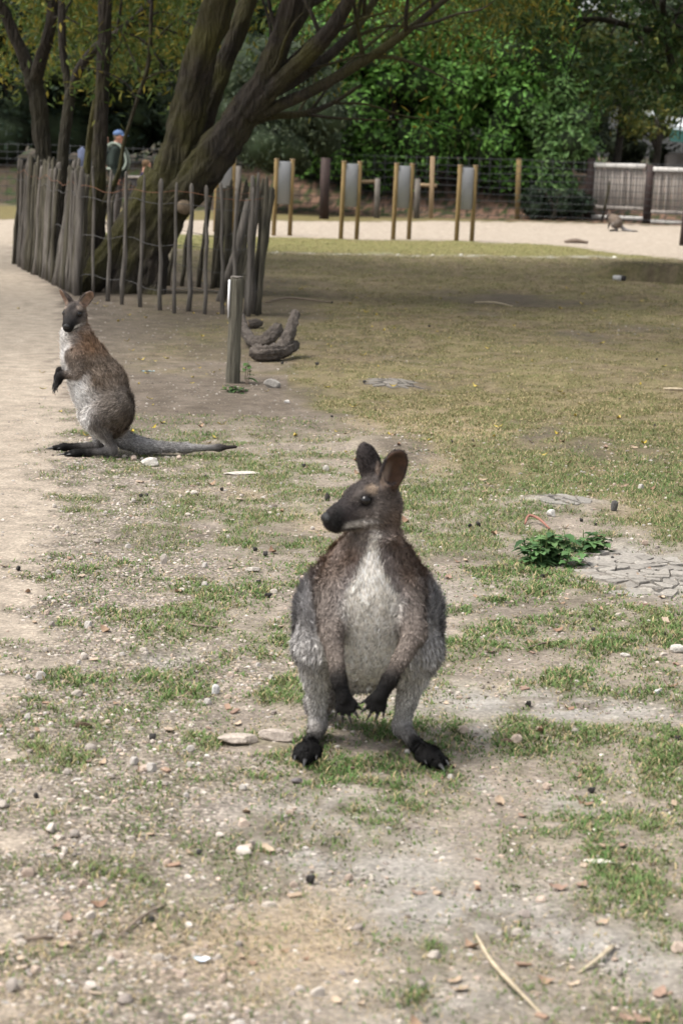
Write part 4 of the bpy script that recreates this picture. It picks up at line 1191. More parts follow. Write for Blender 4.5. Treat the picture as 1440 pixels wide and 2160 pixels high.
def cone(a, b, ra, rb, k=.03, reg='body', fl=.012, **kw):
    return dict(t='c', a=np.array(a, float), b=np.array(b, float), ra=ra, rb=rb, k=k, reg=reg, fl=fl, flow=np.array(b, float) - np.array(a, float), sub=False, **kw)

def ell(c, r, R=None, k=.02, reg='body', fl=.01, flow=(0, 0, -1), sub=False):
    return dict(t='e', a=np.array(c, float), r=np.array(r, float), R=np.eye(3) if R is None else np.array(R, float), k=k, reg=reg, fl=fl, flow=np.array(flow, float), sub=sub)

def bounds(pr, pad):
    if pr['t'] == 'c':
        lo = np.minimum(pr['a'] - pr['ra'], pr['b'] - pr['rb']); hi = np.maximum(pr['a'] + pr['ra'], pr['b'] + pr['rb'])
    else:
        m = np.abs(pr['R']) @ pr['r']; lo = pr['a'] - m; hi = pr['a'] + m
    return lo - pad, hi + pad

def grow(prims, h):
    """surface nets over the blended distance field -> V, quads, N"""
    los, his = zip(*[bounds(p, .03) for p in prims if not p['sub']])
    lo = np.min(los, 0); hi = np.max(his, 0)
    n = np.ceil((hi - lo) / h).astype(int) + 1
    D = np.full(n, .2, np.float32)
    ax = [lo[k] + h * np.arange(n[k]) for k in range(3)]
    for p in prims:
        a, b = bounds(p, .012 + p['k'])
        i0 = np.clip(np.floor((a - lo) / h).astype(int), 0, n); i1 = np.clip(np.ceil((b - lo) / h).astype(int) + 1, 0, n)
        sl = tuple(slice(i0[k], i1[k]) for k in range(3))
        g = np.stack(np.meshgrid(*[ax[k][sl[k]] for k in range(3)], indexing='ij'), -1)
        d = prim_d(p, g).astype(np.float32)
        E = D[sl]; k = p['k']
        if p['sub']:
            hh = np.clip(.5 - .5 * (E + d) / k, 0, 1)
            D[sl] = E * (1 - hh) + (-d) * hh + k * hh * (1 - hh)
        else:
            hh = np.clip(.5 + .5 * (E - d) / k, 0, 1)
            D[sl] = E * (1 - hh) + d * hh - k * hh * (1 - hh)
    ins = D < 0
    c = [ins[i:n[0] - 1 + i, j:n[1] - 1 + j, k:n[2] - 1 + k] for i in (0, 1) for j in (0, 1) for k in (0, 1)]
    cs = sum(q.astype(np.int8) for q in c)
    act = (cs > 0) & (cs < 8)
    idx = np.full(act.shape, -1, np.int64); cells = np.argwhere(act); idx[act] = np.arange(len(cells))
    acc = np.zeros((len(cells), 3)); cnt = np.zeros(len(cells))
    cor = [(i, j, k) for i in (0, 1) for j in (0, 1) for k in (0, 1)]
    val = {q: D[cells[:, 0] + q[0], cells[:, 1] + q[1], cells[:, 2] + q[2]] for q in cor}
    for q in cor:
        for axn in range(3):
            if q[axn] == 0:
                q2 = list(q); q2[axn] = 1; q2 = tuple(q2)
                v0, v1 = val[q], val[q2]
                m = (v0 < 0) != (v1 < 0)
                t = np.where(m, v0 / (v0 - v1 + 1e-12), 0)
                pt = np.tile(np.array(q, float), (len(cells), 1)); pt[:, axn] += t
                acc[m] += pt[m]; cnt[m] += 1
    V = lo + h * (cells + acc / np.maximum(cnt, 1)[:, None])
    Q = []
    for axn in range(3):
        o1, o2 = [(1, 2), (2, 0), (0, 1)][axn]
        s0 = [slice(1, -1)] * 3; s1 = [slice(1, -1)] * 3
        s0[axn] = slice(0, n[axn] - 1); s1[axn] = slice(1, n[axn])
        A = ins[tuple(s0)]; B = ins[tuple(s1)]
        for (m, flip) in ((A & ~B, False), (~A & B, True)):
            e = np.argwhere(m)
            base = e + 1; base[:, axn] -= 1
            def cell(d1, d2):
                q = base.copy(); q[:, o1] += d1; q[:, o2] += d2
                return idx[q[:, 0], q[:, 1], q[:, 2]]
            quad = np.stack([cell(-1, -1), cell(0, -1), cell(0, 0), cell(-1, 0)], 1)
            Q.append(quad[:, ::-1] if flip else quad)
    Q = np.concatenate(Q); Q = Q[(Q >= 0).all(1)]
    # relax a little
    for _ in range(2):
        S_ = np.zeros_like(V); c_ = np.zeros(len(V))
        for i, j in ((0, 1), (1, 2), (2, 3), (3, 0)):
            np.add.at(S_, Q[:, i], V[Q[:, j]]); np.add.at(S_, Q[:, j], V[Q[:, i]]); np.add.at(c_, Q[:, i], 1); np.add.at(c_, Q[:, j], 1)
        V = V * .5 + .5 * S_ / np.maximum(c_, 1)[:, None]
    N = np.zeros_like(V)
    fn = np.cross(V[Q[:, 2]] - V[Q[:, 0]], V[Q[:, 3]] - V[Q[:, 1]])
    for i in range(4): np.add.at(N, Q[:, i], fn)
    return V, Q, norm(N)

def weights(prims, V, sharp=.010):
    act = [p for p in prims if not p['sub']]
    Dm = np.stack([prim_d(p, V) for p in act], 1)
    Dm = Dm - Dm.min(1, keepdims=True)
    W = np.exp(-Dm / sharp); W /= W.sum(1, keepdims=True)
    return act, W

def fur(V, Q, N, C, flow, length, count, seed, width=.0011, lift=.45, dens=None):
    r = np.random.default_rng(seed)
    T3 = np.concatenate([Q[:, [0, 1, 2]], Q[:, [0, 2, 3]]])
    area = .5 * np.linalg.norm(np.cross(V[T3[:, 1]] - V[T3[:, 0]], V[T3[:, 2]] - V[T3[:, 0]]), axis=1)
    lt = length[T3].mean(1)
    wgt = area * np.where(lt < .0015, 0, 1) / np.clip(lt, .004, 1) ** .5
    i = r.choice(len(T3), count, p=wgt / wgt.sum())
    b = r.random((count, 2)); sw = b.sum(1) > 1; b[sw] = 1 - b[sw]
    w3 = np.stack([1 - b.sum(1), b[:, 0], b[:, 1]], 1)
    def bar(A): return (A[T3[i]] * w3.reshape(count, 3, *([1] * (A.ndim - 1)))).sum(1)
    P = bar(V); n = norm(bar(N)); f = bar(flow); L = bar(length) * (.65 + .7 * r.random(count)); c = bar(C)
    P = P - n * .0015
    f = f - n * (f * n).sum(1, keepdims=True)
    clump = np.stack([vnoise3(P * 55, 3), vnoise3(P * 55 + 31, 4), vnoise3(P * 55 + 77, 5)], 1) - .5
    f = norm(norm(f) + .9 * clump + .28 * r.standard_normal((count, 3)))
    lf = (lift * (.6 + .8 * r.random(count)))[:, None]
    d = norm(f + n * lf)
    s = norm(np.cross(d, n) + .35 * r.standard_normal((count, 3)) * .5)
    mid = P + d * (L * .55)[:, None]
    d2 = norm(d + f * .35 - n * .12)
    tip = mid + d2 * (L * .5)[:, None]
    w_ = (width * (.7 + .6 * r.random(count)))[:, None]
    VV = np.stack([P - s * w_, P + s * w_, mid + s * w_ * .8, mid - s * w_ * .8, tip], 1).reshape(-1, 3)
    k = np.arange(count)[:, None] * 5
    F4 = k + np.array([[0, 1, 2, 3]]); F3 = k + np.array([[3, 2, 4]])
    tone = np.clip(.95 + .36 * r.standard_normal(count), .35, 1.9)[:, None]
    c = c * tone * (1 + .5 * clump[:, :1])
    tipc = np.where(r.random((count, 1)) < .35, c * 1.35 + .012, c * .95)
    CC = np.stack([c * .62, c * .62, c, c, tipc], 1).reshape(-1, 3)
    return VV, [F3, F4], CC

def frame(e1, e3):
    e1 = norm(np.array(e1, float)); e3 = np.array(e3, float); e3 = norm(e3 - e1 * (e1 @ e3)); e2 = np.cross(e3, e1)
    return np.stack([e1, e2, e3], 1)

def rotz(a):
    c, s = math.cos(a), math.sin(a); return np.array([[c, -s, 0], [s, c, 0], [0, 0, 1.0]])
def roty(a):
    c, s = math.cos(a), math.sin(a); return np.array([[c, 0, s], [0, 1.0, 0], [-s, 0, c]])
def rotx(a):
    c, s = math.cos(a), math.sin(a); return np.array([[1.0, 0, 0], [0, c, -s], [0, s, c]])

# ------------------------------------------------------------------ wallaby
def wallaby(label, loc, rz, pose, h, nfur, seed, pal, full=True):
    """local frame: x forward, y to the animal's left, z up; heels at the origin"""
    pr = []
    g = pose
    for a, b, ra, rb, k in g['torso']:
        pr.append(cone(a, b, ra, rb, k, 'torso', .016))
    pts = g['tail']
    for (a, ra), (b, rb) in zip(pts[:-1], pts[1:]):
        pr.append(cone(a, b, ra, rb, .03, 'tail', .010))
    claws = []
    for s in (1, -1):
        hip, knee, hock, mid, toe = [np.array(q, float) for q in g['leg'][s]]
        pr.append(cone(hip, knee, g.get('thigh', .092), .052, .05, 'thigh', .014))
        kk = knee + (hock - knee) * .35 + np.array([.0, 0, 0])
        pr.append(cone(knee, kk, .054, .036, .03, 'shin', .010))
        pr.append(cone(kk, hock, .036, .0205, .018, 'shin', .006))
        pr.append(cone(hock - np.array([0, 0, .012]), mid, .0215, .0165, .014, 'foot', .005))
        pr.append(cone(hock, hock - np.array([0, 0, .018]), .021, .022, .014, 'foot', .005))
        fs = g.get('fs', 1.0)
        fd = norm(toe - mid); sdv = np.cross([0, 0, 1.0], fd)
        pr.append(cone(mid, mid + (toe - mid) * .55 + [0, 0, .002], .0165, .019 * fs, .014, 'toe', .005))
        q = mid + (toe - mid) * .5
        pr.append(cone(q, toe - fd * .012, .018 * fs, .0125 * fs, .012, 'toe', .005))
        pr.append(cone(q + sdv * s * .014 * fs, toe - fd * .035 + sdv * s * .020 * fs - [0, 0, .003], .014 * fs, .009 * fs, .010, 'toe', .004))
        pr.append(cone(q - sdv * s * .014 * fs, toe - fd * .045 - sdv * s * .018 * fs - [0, 0, .003], .013 * fs, .008 * fs, .010, 'toe', .004))
        for off, bk, Lc, rc in ((0, .016, .050, .0088), (s * .021, .037, .030, .0060), (-s * .019, .047, .024, .005)):
            p0 = toe - fd * bk + sdv * off * fs - np.array([0, 0, .001])
            claws.append(np.stack([p0 - fd * .006, p0 + fd * Lc * .5 + [0, 0, .001], p0 + fd * Lc - [0, 0, .004]]))
            claws[-1] = (claws[-1], rc)
        sh, el, wr, hd = [np.array(q, float) for q in g['arm'][s]]
        pr.append(cone(sh, el, g.get('upper', .050), .030, g.get('ak', .02), 'arm', .010))
        pr.append(cone(el, wr, .0265, .0165, .012, 'forearm', .006))
        pr.append(cone(wr, hd, .0185, .0185, .014, 'hand', .004))
        ad = norm(hd - wr); out = np.array(g['palm'][s], float); out = norm(out - ad * (ad @ out)); ac = np.cross(ad, out)
        for j, (sp, lf, bend) in enumerate(((-.95, .026, .2), (-.45, .038, .12), (0, .043, .08), (.45, .038, .12), (.95, .026, .2))):
            base = hd + ac * sp * .0155 + ad * .004
            fd2 = norm(ad + ac * sp * .55 + out * .10)
            m1 = base + fd2 * lf * .55; m2 = m1 + norm(fd2 - out * bend * 1.5) * lf * .5
            pr.append(cone(base, m1, .0072, .0062, .006, 'hand', .003))
            pr.append(cone(m1, m2, .0062, .0050, .005, 'hand', .003))
            cd = norm(fd2 - out * bend * 2.5)
            claws.append((np.stack([m2 - cd * .003, m2 + cd * .009 + out * .001, m2 + cd * .018 - out * .004]), .0042))
    # head
    Hc = np.array(g['head'], float); HR = rotz(g['yaw']) @ roty(g['pitch']) @ rotx(g.get('rollh', 0))
    hs = g.get('hs', 1.0)
    H = lambda x, y, z: Hc + HR @ (np.array([x, y, z]) * hs)
    hf = HR @ np.array([-1.0, 0, -.15])
    def hadd(p): p['flow'] = hf; p['fl'] = p['fl']; pr.append(p)
    nk = np.array(g['neck'], float)
    pr.append(cone(nk, H(-.022, 0, -.028), g.get('neckr', .066), .046 * hs, .045, 'neck', .013, )); pr[-1]['flow'] = nk - Hc
    hadd(ell(H(-.004, 0, .004), np.array([.064, .047, .052]) * hs, HR, .03, 'head', .0065))
    hadd(cone(H(.028, 0, -.002), H(.099, 0, -.028), .043 * hs, .0272 * hs, .022, 'head', .004))
    hadd(cone(H(.0, 0, -.030), H(.099, 0, -.049), .036 * hs, .0160 * hs, .016, 'head', .004))
    hadd(cone(H(.099, 0, -.028), H(.114, 0, -.037), .0262 * hs, .0200 * hs, .012, 'head', .003))
    for s in (1, -1):
        hadd(cone(H(.012, s * .026, -.022), H(.055, s * .018, -.030), .029 * hs, .018 * hs, .02, 'head', .006))
        hadd(cone(H(.012, s * .033, .026), H(.048, s * .025, .020), .0135 * hs, .011 * hs, .014, 'head', .004))
    ears = []
    for s in (1, -1):
        e1, op = g['ear'][s]
        e1 = HR @ norm(np.array(e1, float)); op = HR @ norm(np.array(op, float))
        base = H(-.024, s * .030, .040)
        R = frame(e1, op)
        el = g.get('earl', .050) * hs
        p = ell(base + e1 * el * .92, np.array([el * 1.06, .0325 * hs, .017 * hs]), R, .012, 'ear', .004, flow=e1); pr.append(p)
        pr.append(cone(base - e1 * .008, base + e1 * .022, .021 * hs, .020 * hs, .02, 'ear', .006)); pr[-1]['flow'] = e1
        ears.append((base, e1, R, el))
    for base, e1, R, el in ears:
        pr.append(ell(base + e1 * el * 1.02 + R[:, 2] * .0125 * hs, np.array([el * .85, .0265 * hs, .0172 * hs]), R, .004, 'ear', 0, sub=True))
    V, Q, N = grow(pr, h)
    V[:, 2] = np.maximum(V[:, 2], .001)
    act, W = weights(pr, V)
    reg = {}
    for j, p in enumerate(act): reg[p['reg']] = reg.get(p['reg'], 0) + W[:, j]
    Z0 = np.zeros(len(V))
    R_ = lambda k: reg.get(k, Z0)
    flow = sum(W[:, j:j + 1] * norm(p['flow'])[None] for j, p in enumerate(act))
    length = sum(W[:, j] * p['fl'] for j, p in enumerate(act)) * g.get('furk', 1.0)
    # ---- coat colours
    nz = vnoise3(V * 22, seed); nz2 = vnoise3(V * 60, seed + 1)
    C = np.zeros((len(V), 3))
    for k, c in pal['reg'].items():
        C += R_(k)[:, None] * np.array(c)
    tot = sum(R_(k) for k in pal['reg'])
    C /= np.maximum(tot, 1e-6)[:, None]
    def mix(wt, col):
        nonlocal C
        wt = np.clip(wt, 0, 1)[:, None]; C = C * (1 - wt) + np.array(col) * wt
    bodyw = R_('torso') + R_('thigh') + R_('neck') * .6 + R_('arm') * .7
    # rufous shoulders and nape
    zt = V[:, 2]
    mix(bodyw * smooth(*pal['ruf_z'][:2], zt) * (1 - smooth(*pal['ruf_z'][2:], zt)) * (.55 + .6 * nz) * pal['ruf_k'] * smooth(*pal.get('rn', (.75, .15)), N[:, 0]), pal['ruf'])
    mix((R_('torso') + R_('thigh')) * smooth(.2, -.7, N[:, 0]) * smooth(.32, .18, zt) * .6, pal['rump'])
    mix(R_('arm') * .45, pal['armc'])
    # pale chest and belly
    fw = smooth(*pal.get('bn', (.30, .75)), N[:, 0] + .25 * (nz - .5)) * (R_('torso') + .5 * R_('neck'))
    wz = np.interp(zt, [.1, .25, .36, .42, .47, .53, .60], pal['belly_w'])
    mix(fw * smooth(1.25, .75, np.abs(V[:, 1] - pal.get('by', 0)) / np.maximum(wz, .001)) * pal['belly_k'], pal['belly'])
    mix((R_('neck') + R_('torso') * smooth(.5, .58, zt)) * smooth(.1, .6, (N @ (HR @ np.array([.9, 0, -.6])))) * .75 * pal.get('throat_k', 1), pal['throat'])
    # pale shin fronts and inner thighs, pale feet to the black toes
    mix((R_('shin') + .8 * R_('thigh') * smooth(.26, .17, zt)) * smooth(-.1, .6, N[:, 0] + .35 * (nz - .5)) * .85, pal['shin'])
    mix(R_('shin') * smooth(-.2, -.7, N[:, 0]) * .8, pal['shinback'])
    mix(R_('foot') * smooth(.3, .8, nz2) * .4, pal['shinback'])
    mix(R_('toe') * 1.4, (.0045, .004, .004))
    mix(R_('hand') * 1.5, (.0045, .004, .004))
    fa = np.zeros(len(V))
    for s in (1, -1):
        el, wr = np.array(g['arm'][s][1], float), np.array(g['arm'][s][2], float)
        t = ((V - el) @ (wr - el)) / ((wr - el) @ (wr - el)); dist = np.linalg.norm(V - el - np.clip(t, 0, 1.3)[:, None] * (wr - el), axis=1)
        fa = np.maximum(fa, smooth(.58, 1.05, t) * (dist < .04))
    mix(R_('forearm') * fa, (.008, .007, .007))
    tl = np.array(pts[-1][0], float)
    length = length * (1 - .6 * R_('tail') * smooth(.3, .1, np.linalg.norm(V - np.array(pts[-1][0], float), axis=1)))
    mix(R_('tail') * smooth(.20, .04, np.linalg.norm(V - tl, axis=1)), (.03, .024, .022))
    # head pattern in head coordinates
    q = ((V - Hc) @ HR) / hs
    hw = R_('head')
    ay = np.abs(q[:, 1])
    mix(hw * smooth(.0, -.05, q[:, 0]) * .8, pal['nape'])
    mix(hw * smooth(.018, .045, q[:, 2]) * .75, pal['crown'])
    mix(hw * smooth(.014, .004, np.abs(q[:, 2] - (.012 - .45 * (q[:, 0] - .04)))) * smooth(.02, .06, q[:, 0]) * .7, pal['muzzle'])
    mix(hw * smooth(.040, .085, q[:, 0]) * .9, pal['muzzle'])
    mix(hw * smooth(.085, .108, q[:, 0]) * .9, (.006, .0055, .0055))
    mix(hw * smooth(.022, .008, ay) * smooth(.005, .05, q[:, 0]) * .6, pal['muzzle'])
    def spot(cx, cy, cz, r): return smooth(r * 1.25, r * .45, np.linalg.norm((q - [cx, 0, cz]) * np.array([1, 0, 1]) + np.stack([Z0, ay - cy, Z0], 1), axis=1))
    ln = np.clip((q[:, 0] - (-.01)) / .11, 0, 1)
    dz = np.abs(q[:, 2] - (-.034 - .012 * ln))
    mix(hw * smooth(.013, .002, dz) * smooth(.0, .075, q[:, 0]) * smooth(.104, .075, q[:, 0]) * (ay > .008) * (.5 + .8 * nz2) * pal['cheek_k'], pal['cheek'])
    mix(hw * smooth(-.056, -.064, q[:, 2]) * smooth(.11, .08, q[:, 0]) * .8, pal['throat'])
    mix(hw * spot(.026, .036, .037, .017) * .9, pal['brow'])
    mix(hw * spot(.041, .038, .012, .022) * .97, (.006, .005, .005))
    # ears
    ew = R_('ear')
    ein = np.zeros(len(V)); epale = np.zeros(len(V))
    for base, e1, R, el in ears:
        k = np.linalg.norm(V - base - e1 * el, axis=1) < el * 1.5
        loc3 = (V - base) @ R
        inner = k * smooth(.2, .7, N @ R[:, 2]) * (np.abs(loc3[:, 1]) < .0255 * hs) * smooth(-.02, .02, loc3[:, 0])
        ein = np.maximum(ein, inner)
        fsd = np.sign(R[:, 1] @ (HR @ np.array([1.0, 0, 0])))
        epale = np.maximum(epale, inner * smooth(.002, .014, loc3[:, 1] * fsd) * smooth(.075, .03, loc3[:, 0]))
    mix(ew * ein * smooth(.2, .6, nz2), pal['ear_in'])
    mix(ew * ein * .6, pal['ear_in'])
    mix(ew * epale * .8, pal.get('ear_pale', (.3, .25, .2)))
    C *= (.86 + .28 * nz2)[:, None] * pal.get('gain', 1.0)
    length = length * (1 - .6 * ein * ew)
    root = tag(empty('wallaby', loc, rz), label, 'wallaby', None)
    mk('body', V, Q, M['skin'], root, cols=np.clip(C * .8, 0, 1))
    if nfur:
        FV, FF, FC = fur(V, Q, N, C, flow, length, nfur, seed + 9, g.get('fw', .0011))
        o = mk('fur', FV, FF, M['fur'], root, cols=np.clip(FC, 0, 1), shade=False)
        o['kind'] = 'stuff'
    if full:
        for s in (1, -1):
            Vs, Fs = ICO3
            mk('eye', Vs * .0138 * hs * np.array([1, 1, .95]) + H(.0415, s * .0368, .0125), Fs, M['black_gloss'], root)
        Vs, Fs = ICO3
        Vn = Vs * np.array([.0115, .0175, .0130]) * hs
        Vn[:, 2] += -.25 * np.abs(Vn[:, 1])
        mk('nose', (Vn @ HR.T) + H(.1275, 0, -.0245), Fs, M['nose'], root)
        for P, rc in claws:
            Cc = catmull(P, 4)
            Vc, Fc = tube(Cc, np.linspace(rc, rc * .12, len(Cc)), 8)
            Vc[:, 2] = np.maximum(Vc[:, 2], .0015)
            mk('claw', Vc, Fc, M['claw'] if P[0][2] < .04 else M['claw_dark'], root)
    return root

PAL1 = dict(gain=1.22, rn=(1.3, .6),  reg=dict(torso=(.235, .228, .232), tail=(.15, .14, .135), thigh=(.195, .189, .190), shin=(.24, .225, .215), foot=(.28, .265, .25), toe=(.01, .009, .009), arm=(.165, .140, .125), forearm=(.175, .145, .125), hand=(.0045, .004, .004), head=(.085, .071, .063), neck=(.105, .072, .053), ear=(.032, .026, .025)),
            ruf=(.125, .076, .048), ruf_z=(.40, .48, .62, .68), ruf_k=1.0, rump=(.10, .085, .075), armc=(.15, .122, .105), bn=(.12, .55), belly_w=[.13, .125, .10, .066, .030, .012, .008], belly_k=1.0, belly=(.78, .74, .68), throat=(.25, .215, .185), throat_k=.75,
            shin=(.40, .385, .37), shinback=(.07, .06, .055), nape=(.085, .066, .056), crown=(.036, .029, .027), muzzle=(.020, .016, .016), cheek=(.60, .57, .54), cheek_k=1.0, brow=(.22, .165, .12), ear_in=(.060, .034, .022), ear_pale=(.26, .20, .16))
PAL2 = dict(PAL1, gain=1.08, rn=(.75, .15))
PAL2['reg'] = dict(PAL1['reg'], torso=(.205, .160, .125), thigh=(.165, .140, .120), tail=(.25, .24, .235), shin=(.15, .135, .125), foot=(.14, .13, .125), arm=(.155, .125, .10), forearm=(.10, .075, .06), neck=(.17, .115, .078), head=(.085, .072, .064), ear=(.075, .06, .052))
PAL2.update(bn=(0.0, .35), ruf=(.235, .142, .085), ruf_z=(.44, .52, .66, .72), ruf_k=1.0, rump=(.105, .075, .055), belly=(.86, .85, .84), belly_w=[.13, .14, .12, .10, .085, .075, .06], throat=(.50, .47, .44), shin=(.62, .60, .58), nape=(.15, .105, .078), muzzle=(.016, .014, .014), cheek=(.66, .63, .60), brow=(.26, .21, .17), ear_in=(.30, .20, .15))

# --- grey wallaby facing us, head turned to its right
w1 = gp(768, 1565)
pose1 = dict(
    torso=[((.0, .048, .280), (.042, .056, .355), .106, .112, .06), ((.0, -.048, .280), (.042, -.056, .355), .106, .112, .06), ((.042, .056, .355), (.090, .032, .455), .112, .084, .06), ((.042, -.056, .355), (.090, -.032, .455), .112, .084, .06),
           ((.06, 0, .285), (.105, 0, .40), .115, .110, .06), ((.105, 0, .45), (.130, .004, .545), .088, .050, .05), ((-.03, -.01, .22), (-.01, 0, .30), .085, .10, .05)],
    tail=[((-.06, -.03, .19), .055), ((-.12, -.085, .11), .042), ((-.22, -.122, .040), .028), ((-.36, -.130, .022), .020), ((-.50, -.135, .014), .010)],
    leg={1: ((-.0, .094, .290), (.075, .128, .262), (-.012, .094, .052), (.100, .128, .025), (.250, .182, .018)),
         -1: ((-.0, -.094, .290), (.075, -.128, .262), (-.005, -.120, .052), (.100, -.134, .025), (.245, -.146, .018))},
    thigh=.086, upper=.044, fs=1.28, ak=.03,
    arm={1: ((.140, .082, .425), (.212, .110, .335), (.272, .052, .232), (.280, .030, .192)),
         -1: ((.140, -.085, .425), (.212, -.092, .335), (.270, -.070, .228), (.280, -.056, .186))},
    palm={1: (1, 0, .1), -1: (1, 0, .1)},
    neck=(.125, .006, .545), neckr=.048, head=(.142, -.001, .647), yaw=math.radians(-60), pitch=math.radians(3), hs=1.03, earl=.050,
    ear={1: ((-.15, .42, 1), (.35, 1, -.25)), -1: ((.24, -.20, 1), (.10, -1, .0))}, furk=1.45, fw=.0011)
wallaby('grey wallaby standing upright facing the viewer with its head turned aside', w1, math.radians(-90), pose1,  .0048, 120000, 11, PAL1)

# --- brown wallaby in profile with its long tail on the grass
w2 = gp(232, 960)
pose2 = dict(
    torso=[((.015, 0, .185), (.055, 0, .33), .112, .122, .06), ((.055, 0, .33), (.125, 0, .455), .120, .096, .06), ((.125, 0, .455), (.165, 0, .555), .092, .062, .05)],
    tail=[((-.07, 0, .075), .046), ((-.16, -.01, .045), .033), ((-.36, -.03, .036), .020), ((-.52, -.03, .040), .013), ((-.60, -.03, .046), .008)],
    leg={1: ((-.01, .075, .235), (.075, .105, .185), (-.012, .090, .048), (.10, .095, .024), (.215, .10, .016)),
         -1: ((-.01, -.075, .235), (.095, -.10, .185), (.05, -.09, .048), (.16, -.095, .024), (.275, -.10, .016))},
    thigh=.098, upper=.048,
    arm={1: ((.165, .070, .475), (.150, .085, .400), (.232, .060, .385), (.245, .055, .355)),
         -1: ((.165, -.070, .475), (.165, -.080, .400), (.240, -.03, .395), (.252, -.02, .365))},
    palm={1: (1, .2, .1), -1: (1, -.2, .1)},
    neck=(.160, .0, .560), neckr=.060, head=(.172, .010, .672), yaw=math.radians(70), pitch=math.radians(14), hs=.94, earl=.047,
    ear={1: ((-.15, .85, 1), (.75, .75, -.2)), -1: ((-.15, -.75, 1), (.75, -.75, -.2))}, furk=1.45, fw=.0013)
wallaby('brown wallaby sitting upright in profile with its tail stretched along the grass', w2, math.radians(180 + 6), pose2, .0054, 62000, 23, PAL2)

# --- the far one, crouching on the path
PAL3 = dict(PAL2, belly_k=.0, ruf_k=.2, shin=(.14, .12, .10), throat=(.12, .10, .085))
w3 = gp(1300, 488)
pose3 = dict(
    torso=[((.0, 0, .20), (.06, 0, .27), .13, .125, .05), ((.06, 0, .27), (.14, 0, .33), .12, .08, .05)],
    tail=[((-.08, 0, .14), .05), ((-.16, 0, .06), .04), ((-.30, 0, .03), .028), ((-.50, 0, .02), .014)],
    leg={1: ((.0, .075, .20), (.09, .10, .15), (-.0, .09, .045), (.09, .095, .025), (.18, .10, .018)), -1: ((.0, -.075, .20), (.09, -.10, .15), (-.0, -.09, .045), (.09, -.095, .025), (.18, -.10, .018))},
    thigh=.09, upper=.045,
    arm={1: ((.14, .06, .30), (.17, .07, .22), (.20, .06, .14), (.205, .06, .11)), -1: ((.14, -.06, .30), (.17, -.07, .22), (.20, -.06, .14), (.205, -.06, .11))},
    palm={1: (1, 0, 0), -1: (1, 0, 0)}, neck=(.16, 0, .34), neckr=.06, head=(.20, 0, .385), yaw=0.2, pitch=math.radians(35), hs=.95, earl=.047,
    ear={1: ((-.6, .4, 1), (.6, 1, -.2)), -1: ((-.6, -.4, 1), (.6, -1, 0))}, fw=.004)
far3 = wallaby('small distant wallaby crouching on the far sandy path', w3, math.radians(180 - 12), pose3, .009, 6000, 31, PAL3)
far3.scale = (.78, .78, .78)

# ------------------------------------------------------------------ people beyond the fence
def person(label, loc, rz, g, h=.0125):
    pr = []
    sc = g['s']
    P = lambda *q: np.array(q, float) * sc
    c_ = lambda a, b, ra, rb, k, reg: pr.append(cone(P(*a), P(*b), ra * sc, rb * sc, k, reg))
    for a, b, ra, rb, k, reg in g['segs']: c_(a, b, ra, rb, k, reg)
    for s, (wr, hd) in g['hands'].items():
        wr, hd = np.array(wr, float), np.array(hd, float)
        c_(wr, hd, .030, .036, .02, 'skin')
        ad = norm(hd - wr); out = np.array([1.0, 0, .2]); out = norm(out - ad * (ad @ out)); ac = np.cross(ad, out)
        for sp, lf in ((-1, .075), (-.33, .088), (.33, .085), (1, .065)):
            b0 = hd + ac * sp * .026; b1 = b0 + norm(ad + ac * sp * .12) * lf * .55; b2 = b1 + norm(ad + out * .5) * lf * .5
            c_(b0, b1, .0105, .0095, .006, 'skin'); c_(b1, b2, .0095, .008, .005, 'skin')
        b0 = wr + (hd - wr) * .5 + out * .02; c_(b0, b0 + norm(ad + out * .8) * .06, .012, .009, .008, 'skin')
    V, Q, N = grow(pr, h)
    V[:, 2] = np.maximum(V[:, 2], .002)
    act, W = weights(pr, V, .006)
    C = sum(W[:, j:j + 1] * np.array(g['cols'][p['reg']])[None] for j, p in enumerate(act))
    hc = P(*g['headc'])
    q = (V - hc) / sc
    fr = norm(np.array(g['face'], float)); sdv = np.cross([0, 0, 1], fr)
    f = q @ fr; s_ = q @ sdv
    hd = (np.linalg.norm(q, axis=1) < .16)
    hair = hd & ((q[:, 2] > .035 - .6 * np.minimum(f, 0.02) * 0 + np.where(f > .02, .03, -.02)) | ((f < -.02) & (q[:, 2] > -.05)))
    C[hair] = g['hair']
    for sy in (-1, 1):
        eye = hd & (np.abs(s_ - sy * .032) < .013) & (np.abs(q[:, 2] - .005) < .010) & (f > .05); C[eye] = (.03, .02, .02)
    C[hd & (np.abs(s_) < .026) & (np.abs(q[:, 2] + .065) < .009) & (f > .05)] = (.28, .11, .09)
    root = tag(empty('person', loc, rz), label, 'person')
    mk('body', V, Q, M['cloth'], root, cols=C)
    return root
def headsegs(c, f, up=(0, 0, 1)):
    c = np.array(c, float); f = norm(np.array(f, float)); s = np.cross([0, 0, 1.0], f); u = np.array([0, 0, 1.0])
    G = lambda a, b, d: tuple(c + f * a + s * b + u * d)
    out = [(G(-.02, 0, .03), G(.0, 0, .03), .088, .085, .03, 'skin'), (G(.02, 0, .0), G(.035, 0, -.07), .070, .042, .04, 'skin'), (G(.085, 0, .005), G(.102, 0, -.028), .012, .016, .015, 'skin')]
    for k in (-1, 1): out.append((G(-.01, k * .082, .01), G(-.008, k * .084, -.03), .015, .011, .01, 'skin'))
    out.append((G(-.03, 0, -.05), G(-.035, 0, -.16), .055, .06, .03, 'skin'))
    return out
